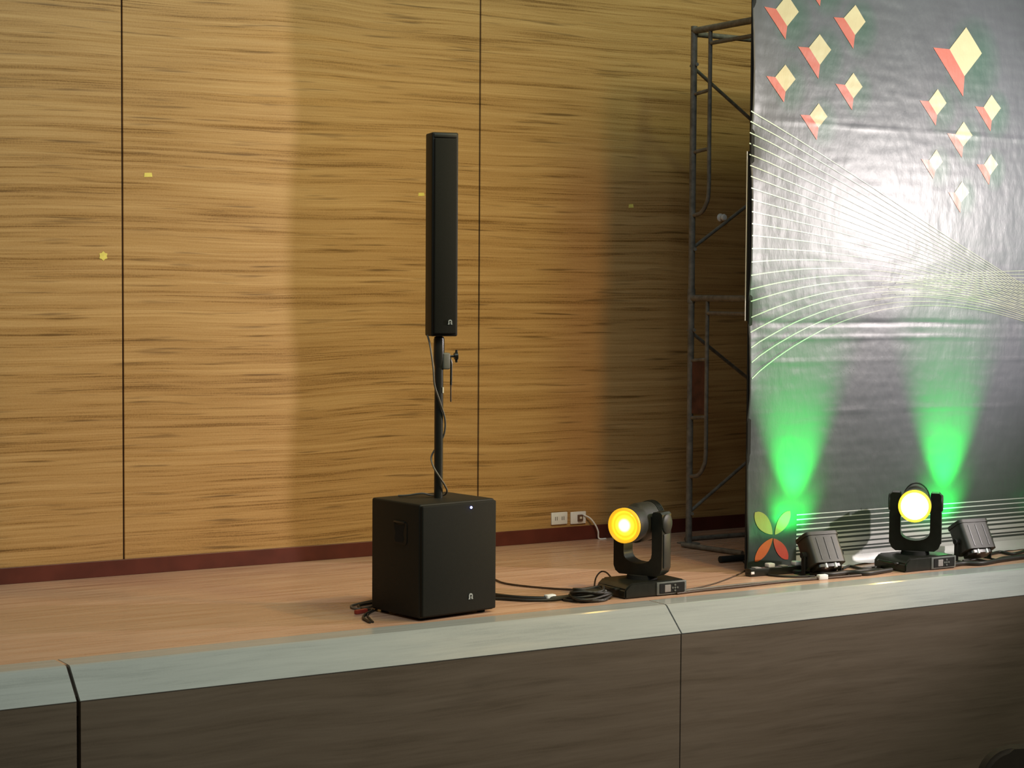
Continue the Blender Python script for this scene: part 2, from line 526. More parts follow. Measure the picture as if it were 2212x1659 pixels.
# ================================================================== moving head lights
def moving_head(label, loc, ang, lens_mat, ring_mat, glow):
    """ang: direction of the head's beam in the floor plane; base stays square with the stage"""
    t = thing('moving_head_light', label, 'stage light', loc, 0, 'moving head lights on the stage')
    bm = NB()
    pr = [(-0.205, 0.0), (0.205, 0.0), (0.205, 0.06), (0.185, 0.082), (-0.165, 0.082), (-0.205, 0.05)]
    prism(bm, pr, 'Y', -0.135, 0.135)
    bmesh.ops.bevel(bm, geom=bm.edges[:], offset=0.008, segments=2, affect='EDGES')
    base = obj('base', bm, 'fixture', t, 40)
    bm = NB(); box(bm, 0.0, 0.198, -0.141, -0.13, 0.006, 0.076, 0.004, 2)
    pn = obj('control_panel', bm, 'bezel', t, 40); pn['label'] = 'grey framed control panel'
    bm = NB(); box(bm, 0.016, 0.184, -0.1435, -0.139, 0.014, 0.068, 0.003, 1); obj('panel_face', bm, 'deep', pn)
    bm = NB(); box(bm, 0.05, 0.09, -0.1455, -0.142, 0.02, 0.06, 0.002, 1); obj('display', bm, 'slot', pn)
    for dx, dz in ((0, 0.015), (0, -0.015), (-0.016, 0), (0.016, 0), (0, 0)):
        bm = NB(); cyl(bm, (0.118 + dx, -0.1465, 0.041 + dz), (0.118 + dx, -0.142, 0.041 + dz), 0.0058, seg=10); obj('button', bm, 'bezel', pn)
    for s in (-1, 1):
        bm = NB()
        tube(bm, smooth_path([(s * 0.198, -0.07, 0.045), (s * 0.228, -0.06, 0.05), (s * 0.228, 0.06, 0.05), (s * 0.198, 0.07, 0.045)], 5), 0.009, 8)
        obj('carry_handle', bm, 'fixture', t, 40)
    # yoke: local frame x = tilt axis, y = -beam
    rz = ang + PI / 2        # beam points along local -Y after this turn
    R = Matrix.Rotation(rz, 4, 'Z')
    bm = NB()
    vs = cyl(bm, (0, 0, 0.08), (0, 0, 0.105), 0.085, 0.08, 28)
    obj('pan_turntable', bm, 'deep', t, 40)
    bm = NB()
    o_w, i_w = 0.148, 0.086
    out = [(-o_w, 0.44), (-o_w, 0.15), (-o_w + 0.012, 0.122), (-o_w + 0.035, 0.105), (o_w - 0.035, 0.105), (o_w - 0.012, 0.122), (o_w, 0.15), (o_w, 0.44), (o_w - .012, 0.452), (i_w + .008, 0.452), (i_w, 0.44)]
    inn = []
    for k in range(11):
        a = PI * k / 10
        inn.append((i_w * math.cos(a), 0.225 - 0.058 * math.sin(a) ** 0.8))
    poly = out + inn + [(-i_w, 0.44), (-i_w - .008, 0.452), (-o_w + .012, 0.452)]
    vs = prism(bm, poly, 'Y', -0.052, 0.052)
    bmesh.ops.transform(bm, matrix=R, verts=vs)
    obj('yoke', bm, 'fixture', t, 35)
    for s in (-1, 1):
        bm = NB()
        vs = lathe(bm, [(0, 0), (0.052, 0), (0.052, 0.006), (0.044, 0.012), (0, 0.012)], Matrix.Translation((s * o_w, 0, 0.39)) @ Matrix.Rotation(s * PI / 2, 4, 'Y'), 24)
        bmesh.ops.transform(bm, matrix=R, verts=vs)
        obj('yoke_cap', bm, 'fixture2', t, 40)
        bm = NB()
        vs = box(bm, s * (o_w + .001) - .004, s * (o_w + .001) + .004, -0.036, 0.036, 0.15, 0.335, 0.003, 2)
        bmesh.ops.transform(bm, matrix=R, verts=vs)
        obj('yoke_cover', bm, 'fixture2', t, 40)
    # head, axis along local -Y
    HM = R @ Matrix.Translation((0, 0, 0.39)) @ Matrix.Rotation(PI / 2, 4, 'X')   # lathe z -> local -Y
    bm = NB()
    hv = lathe(bm, [(0, -0.16), (0.06, -0.16), (0.082, -0.14), (0.092, -0.09), (0.094, 0.0), (0.094, 0.08), (0.091, 0.10), (0.096, 0.125), (0.096, 0.195), (0.086, 0.20), (0.0, 0.195)], None, 40)
    for v in hv:                      # flattened between the yoke arms, taller than wide
        if v.co.z < 0.09:
            v.co.x *= 0.86
            v.co.y *= 1.14
    bmesh.ops.transform(bm, matrix=HM, verts=hv)
    head = obj('head', bm, 'fixture2', t, 30)
    for z in (-0.115, -0.10, -0.085, -0.07):
        bm = NB()
        fv = lathe(bm, [(0.088, z), (0.0965, z), (0.0965, z + 0.006), (0.088, z + 0.006)], None, 32)
        for v in fv:
            v.co.x *= 0.86
            v.co.y *= 1.14
        bmesh.ops.transform(bm, matrix=HM, verts=fv)
        obj('cooling_fin', bm, 'fixture', head, 30)
    bm = NB()
    lathe(bm, [(0.080, 0.190), (0.0945, 0.190), (0.0945, 0.212), (0.089, 0.216), (0.080, 0.208)], HM, 40)
    obj('lens_rim', bm, ring_mat, head, 40)
    bm = NB()
    lathe(bm, [(0.083, 0.199), (0.083, 0.206), (0.07, 0.214), (0.045, 0.221), (0.02, 0.2245), (0.0, 0.225)], HM, 40)
    ln = obj('lens', bm, lens_mat, head, 60)
    ln['label'] = glow
    return t


def lens_material(name, axis_world, centre, radii):
    """glowing lens: emission falls off with the distance from the lamp image inside the lens"""
    m, nt, b = new_mat(name)
    geo = node(nt, 'ShaderNodeTexCoord')
    d = node(nt, 'ShaderNodeVectorMath', operation='DISTANCE')
    lk(nt, geo.outputs['Object'], d.inputs[0])
    d.inputs[1].default_value = centre
    mr = node(nt, 'ShaderNodeMapRange')
    lk(nt, d.outputs['Value'], mr.inputs['Value'])
    mr.inputs['From Max'].default_value = 0.11
    r = node(nt, 'ShaderNodeValToRGB')
    cr = r.color_ramp
    cr.elements[0].position = radii[0][0]
    cr.elements[0].color = (*radii[0][1], 1)
    cr.elements[1].position = radii[-1][0]
    cr.elements[1].color = (*radii[-1][1], 1)
    for p, c in radii[1:-1]:
        e = cr.elements.new(p)
        e.color = (*c, 1)
    lk(nt, mr.outputs[0], r.inputs['Fac'])
    lk(nt, r.outputs['Color'], b.inputs['Emission Color'])
    b.inputs['Emission Strength'].default_value = axis_world
    b.inputs['Base Color'].default_value = (0.3, 0.2, 0.05, 1)
    b.inputs['Roughness'].default_value = 0.1
    return m


A1 = math.atan2(-0.456, -0.923)
A2 = math.atan2(-0.70, -0.714)
d1 = Vector((math.cos(A1), math.sin(A1), 0))
d2 = Vector((math.cos(A2), math.sin(A2), 0))
L1 = lens_material('amber_lens_dim', 2.6, tuple(Vector((0, 0, 0.393)) + d1 * 0.22 + Vector((0.009, -0.006, 0))),
                   [(0.0, (1, .95, .7)), (0.24, (1, .9, .45)), (0.36, (1, .55, .03)), (0.55, (.62, .27, .004)), (0.66, (.75, .36, .01)), (0.78, (.5, .2, .003)), (0.95, (.55, .25, .01))])
L2 = lens_material('amber_lens_bright', 26.0, tuple(Vector((0, 0, 0.39)) + d2 * 0.22),
                   [(0.0, (1, .82, .45)), (0.5, (1, .75, .3)), (0.7, (1, .6, .08)), (1.0, (.9, .45, .02))])
M['ring1'] = emit('amber_glow_rim_dim', (1.0, 0.5, 0.02), 0.85)  # amber light on the rim, given as its own glow
M['ring2'] = emit('amber_glare_rim_bright', (1.0, 0.62, 0.02), 2.2)  # rim emits amber to imitate the glare around the lens
mh1 = moving_head('black moving head light between subwoofer and scaffold, dim amber lens turned left', (5.98, 8.325, 0), A1, L1, 'ring1', 'amber lens with a bright spot')
mh2 = moving_head('black moving head light before the backdrop, blazing amber lens facing forward', (7.965, 8.30, 0), A2, L2, 'ring2', 'blazing amber white lens')
for nm, d, p, w in (('amber_beam_dim', d1, (5.98, 8.325, 0.39), 8), ('amber_beam_bright', d2, (7.965, 8.30, 0.39), 40)):
    p = Vector(p) + d * 0.24
    spot(nm, p, p + d, w, (1.0, 0.62, 0.12), 110, 0.9, 0.07)


# ================================================================== backdrop
BX0, BX1, BZ1 = 6.94, 11.4, 3.95


def wrinkle(x, z):
    """forward bulge (towards the hall) of the printed sheet"""
    w = 0.004 * noise.noise((x * 1.3, z * 1.1, 3.1))
    w += 0.0016 * noise.noise((x * 7.0, z * 4.2, 7.7))
    w += 0.0009 * noise.noise((x * 26.0, z * 14.0, 1.2))
    w += 0.0010 * noise.noise((x * 5.0, z * 26.0, 5.2))
    for zc, a, wd in ((1.462, -0.0045, 0.012), (1.375, 0.0035, 0.010), (1.235, 0.002, 0.012), (2.63, 0.003, 0.012), (0.93, 0.0016, 0.012)):
        zz = zc + 0.010 * noise.noise((x * 1.5, zc, 0)) - 0.006 * (x - 7)
        w += a * math.exp(-((z - zz) / wd) ** 2) * (0.6 + 0.8 * noise.noise((x * 2.5, zc * 3, 9)))
    e = math.exp(-((x - BX0) / 0.05) ** 2)
    w += e * 0.012 * math.sin(z * 7 + 2 * noise.noise((z * 2, 0, 0)))
    return w


# printed stars: (face top, right, bottom, left, outer left, tip), in (x, z) on the sheet
STARS = (((7.188, 3.367), (7.276, 3.274), (7.191, 3.184), (7.106, 3.278), (7.018, 3.283), (7.179, 3.107)), ((7.714, 3.351), (7.797, 3.258), (7.715, 3.173), (7.625, 3.267), (7.545, 3.265), (7.701, 3.09)), ((7.439, 3.157), (7.529, 3.072), (7.444, 2.978), (7.357, 3.073), (7.274, 3.072), (7.433, 2.895)), ((7.181, 2.962), (7.258, 2.882), (7.184, 2.805), (7.106, 2.885), (7.04, 2.887), (7.173, 2.742)), ((7.706, 2.948), (7.78, 2.87), (7.709, 2.797), (7.64, 2.873), (7.565, 2.875), (7.7, 2.726)), ((7.438, 2.752), (7.506, 2.678), (7.437, 2.609), (7.37, 2.679), (7.298, 2.678), (7.426, 2.535)), ((8.626, 3.289), (8.764, 3.138), (8.62, 2.987), (8.489, 3.144), (8.352, 3.145), (8.611, 2.86)), ((8.395, 2.894), (8.47, 2.812), (8.393, 2.734), (8.321, 2.815), (8.248, 2.815), (8.383, 2.669)), ((8.856, 2.885), (8.938, 2.806), (8.861, 2.724), (8.788, 2.804), (8.715, 2.805), (8.85, 2.657)), ((8.619, 2.705), (8.693, 2.624), (8.617, 2.551), (8.549, 2.624), (8.478, 2.626), (8.607, 2.481)), ((8.392, 2.522), (8.447, 2.449), (8.384, 2.391), (8.332, 2.455), (8.265, 2.459), (8.37, 2.339)), ((8.858, 2.514), (8.923, 2.451), (8.857, 2.382), (8.801, 2.447), (8.738, 2.445), (8.847, 2.321)), ((8.614, 2.334), (8.678, 2.267), (8.611, 2.204), (8.552, 2.263), (8.499, 2.263), (8.603, 2.139)), ((7.444, 3.58), (7.534, 3.497), (7.449, 3.402), (7.362, 3.496), (7.279, 3.492), (7.438, 3.32)))
BASE = (0.076, 0.084, 0.098)
HALO = (0.03, 0.085, 0.06)


def print_colour(x, z):
    c = Vector(BASE)
    k = 0.0
    for s in STARS:
        w = s[1][0] - s[4][0]
        cx, cz = (s[2][0] + s[1][0]) / 2, (s[1][1] + s[2][1]) / 2
        d = math.hypot((x - cx) / (w * 0.62), (z - cz) / (w * 0.78))
        k = max(k, max(0.0, 1 - d * d) * 0.9)
    c = c.lerp(Vector(HALO), min(1, k))
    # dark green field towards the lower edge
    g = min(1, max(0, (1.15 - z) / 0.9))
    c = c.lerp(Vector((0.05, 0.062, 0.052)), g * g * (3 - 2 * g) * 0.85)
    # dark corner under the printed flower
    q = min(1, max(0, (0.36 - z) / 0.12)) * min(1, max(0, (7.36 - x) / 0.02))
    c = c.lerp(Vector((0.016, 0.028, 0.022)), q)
    n = noise.noise((x * 2.2, z * 1.6, 4)) * 0.12 + noise.noise((x * 8, z * 6, 2)) * 0.07
    return c * (1 + n)


def vinyl(name, col=None, rough=0.42):
    m, nt, b = new_mat(name)
    if col is None:
        at = node(nt, 'ShaderNodeVertexColor')
        at.layer_name = 'print'
        lk(nt, at.outputs['Color'], b.inputs['Base Color'])
    else:
        b.inputs['Base Color'].default_value = (*col, 1)
    geo = node(nt, 'ShaderNodeNewGeometry')
    mp = node(nt, 'ShaderNodeMapping')
    mp.inputs['Scale'].default_value = (1.0, 1.0, 0.45)
    lk(nt, geo.outputs['Position'], mp.inputs['Vector'])
    n = node(nt, 'ShaderNodeTexNoise')
    n.inputs['Scale'].default_value = 38
    n.inputs['Detail'].default_value = 6
    lk(nt, mp.outputs[0], n.inputs['Vector'])
    bp = node(nt, 'ShaderNodeBump')
    bp.inputs['Strength'].default_value = 0.22
    bp.inputs['Distance'].default_value = 0.006
    lk(nt, n.outputs['Fac'], bp.inputs['Height'])
    lk(nt, bp.outputs['Normal'], b.inputs['Normal'])
    b.inputs['Roughness'].default_value = rough
    b.inputs['Specular IOR Level'].default_value = 0.7
    return m


M['vinyl'] = vinyl('printed_vinyl')
M['p_cream'] = vinyl('print_cream', (0.52, 0.44, 0.26))
M['p_red'] = vinyl('print_coral_red', (0.48, 0.12, 0.085))
M['p_white'] = vinyl('print_white', (0.52, 0.52, 0.50))
M['p_pale'] = vinyl('print_pale_line', (0.46, 0.54, 0.45))
M['p_mid'] = vinyl('print_glare_dimmed_line', (0.33, 0.37, 0.30))  # lines dimmed by colour where glare washes them out
M['p_faint'] = vinyl('print_olive_glare_faded_line', (0.24, 0.25, 0.18))  # olive print, with its fading in the glare put into the colour
M['p_lime'] = vinyl('print_lime', (0.30, 0.30, 0.06))
M['p_orange'] = vinyl('print_orange', (0.44, 0.10, 0.02))
M['p_scarlet'] = vinyl('print_scarlet', (0.38, 0.045, 0.022))

ban = thing('printed_backdrop', 'tall glossy grey printed backdrop with cream and red star shapes', 'backdrop', (BX0, BAN_Y, 0))
ST = 0.0135
nx, nz = int((BX1 - BX0) / ST), int((BZ1 - 0.004) / ST)
vs, cols = [], []
for j in range(nz + 1):
    z = 0.004 + (BZ1 - 0.004) * j / nz
    for i in range(nx + 1):
        x = BX0 + (BX1 - BX0) * i / nx
        vs.append((x - BX0, -wrinkle(x, z), z))
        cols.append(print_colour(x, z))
fs = [(j * (nx + 1) + i, j * (nx + 1) + i + 1, (j + 1) * (nx + 1) + i + 1, (j + 1) * (nx + 1) + i) for j in range(nz) for i in range(nx)]
me = bpy.data.meshes.new('sheet')
me.from_pydata(vs, [], fs)
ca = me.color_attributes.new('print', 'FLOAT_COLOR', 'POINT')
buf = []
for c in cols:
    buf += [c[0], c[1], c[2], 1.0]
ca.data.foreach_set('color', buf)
me.materials.append(M['vinyl'])
me.polygons.foreach_set('use_smooth', [True] * len(me.polygons))
sheet = bpy.data.objects.new('sheet', me)
C.objects.link(sheet)
sheet.parent = ban
sol = sheet.modifiers.new('thickness', 'SOLIDIFY')
sol.thickness = 0.003
sol.offset = 1.0 if False else -1.0


def onsheet(x, z, lift=0.0022):
    return (x - BX0, -wrinkle(x, z) - lift, z)


def quad_patch(bm, a, b, c, d, n=10, lift=0.0022):
    """bilinear patch of a printed shape laid on the sheet"""
    g = []
    for j in range(n + 1):
        v = j / n
        row = []
        for i in range(n + 1):
            u = i / n
            x = (a[0] * (1 - u) + b[0] * u) * (1 - v) + (d[0] * (1 - u) + c[0] * u) * v
            z = (a[1] * (1 - u) + b[1] * u) * (1 - v) + (d[1] * (1 - u) + c[1] * u) * v
            row.append(bm.verts.new(onsheet(x, z, lift)))
        g.append(row)
    for j in range(n):
        for i in range(n):
            bm.faces.new((g[j][i], g[j][i + 1], g[j + 1][i + 1], g[j + 1][i]))


def ribbon(bm, pts, w0, w1, lift=0.0022):
    prev = None
    n = len(pts)
    for i, p in enumerate(pts):
        a, b = pts[max(i - 1, 0)], pts[min(i + 1, n - 1)]
        dx, dz = b[0] - a[0], b[1] - a[1]
        L = math.hypot(dx, dz) or 1
        w = (w0 + (w1 - w0) * i / (n - 1)) / 2
        q = (bm.verts.new(onsheet(p[0] - dz / L * w, p[1] + dx / L * w, lift)), bm.verts.new(onsheet(p[0] + dz / L * w, p[1] - dx / L * w, lift)))
        if prev:
            bm.faces.new((prev[0], prev[1], q[1], q[0]))
        prev = q


def flat_obj(name, bm, m, parent):
    for f in bm.faces:
        f.normal_update()
        if f.normal.y > 0:
            f.normal_flip()
    me = bpy.data.meshes.new(name)
    bm.to_mesh(me)
    bm.free()
    me.materials.append(M[m])
    for p in me.polygons:
        p.use_smooth = True
    o = bpy.data.objects.new(name, me)
    C.objects.link(o)
    o.parent = parent
    return o


for t, r, b, l, ol, tip in STARS:
    bm = NB(); quad_patch(bm, t, r, b, l)
    o = flat_obj('printed_star', bm, 'p_cream', sheet)
    bm = NB(); quad_patch(bm, ol, l, b, tip, 8, 0.0024)
    flat_obj('printed_star_side', bm, 'p_red', sheet)

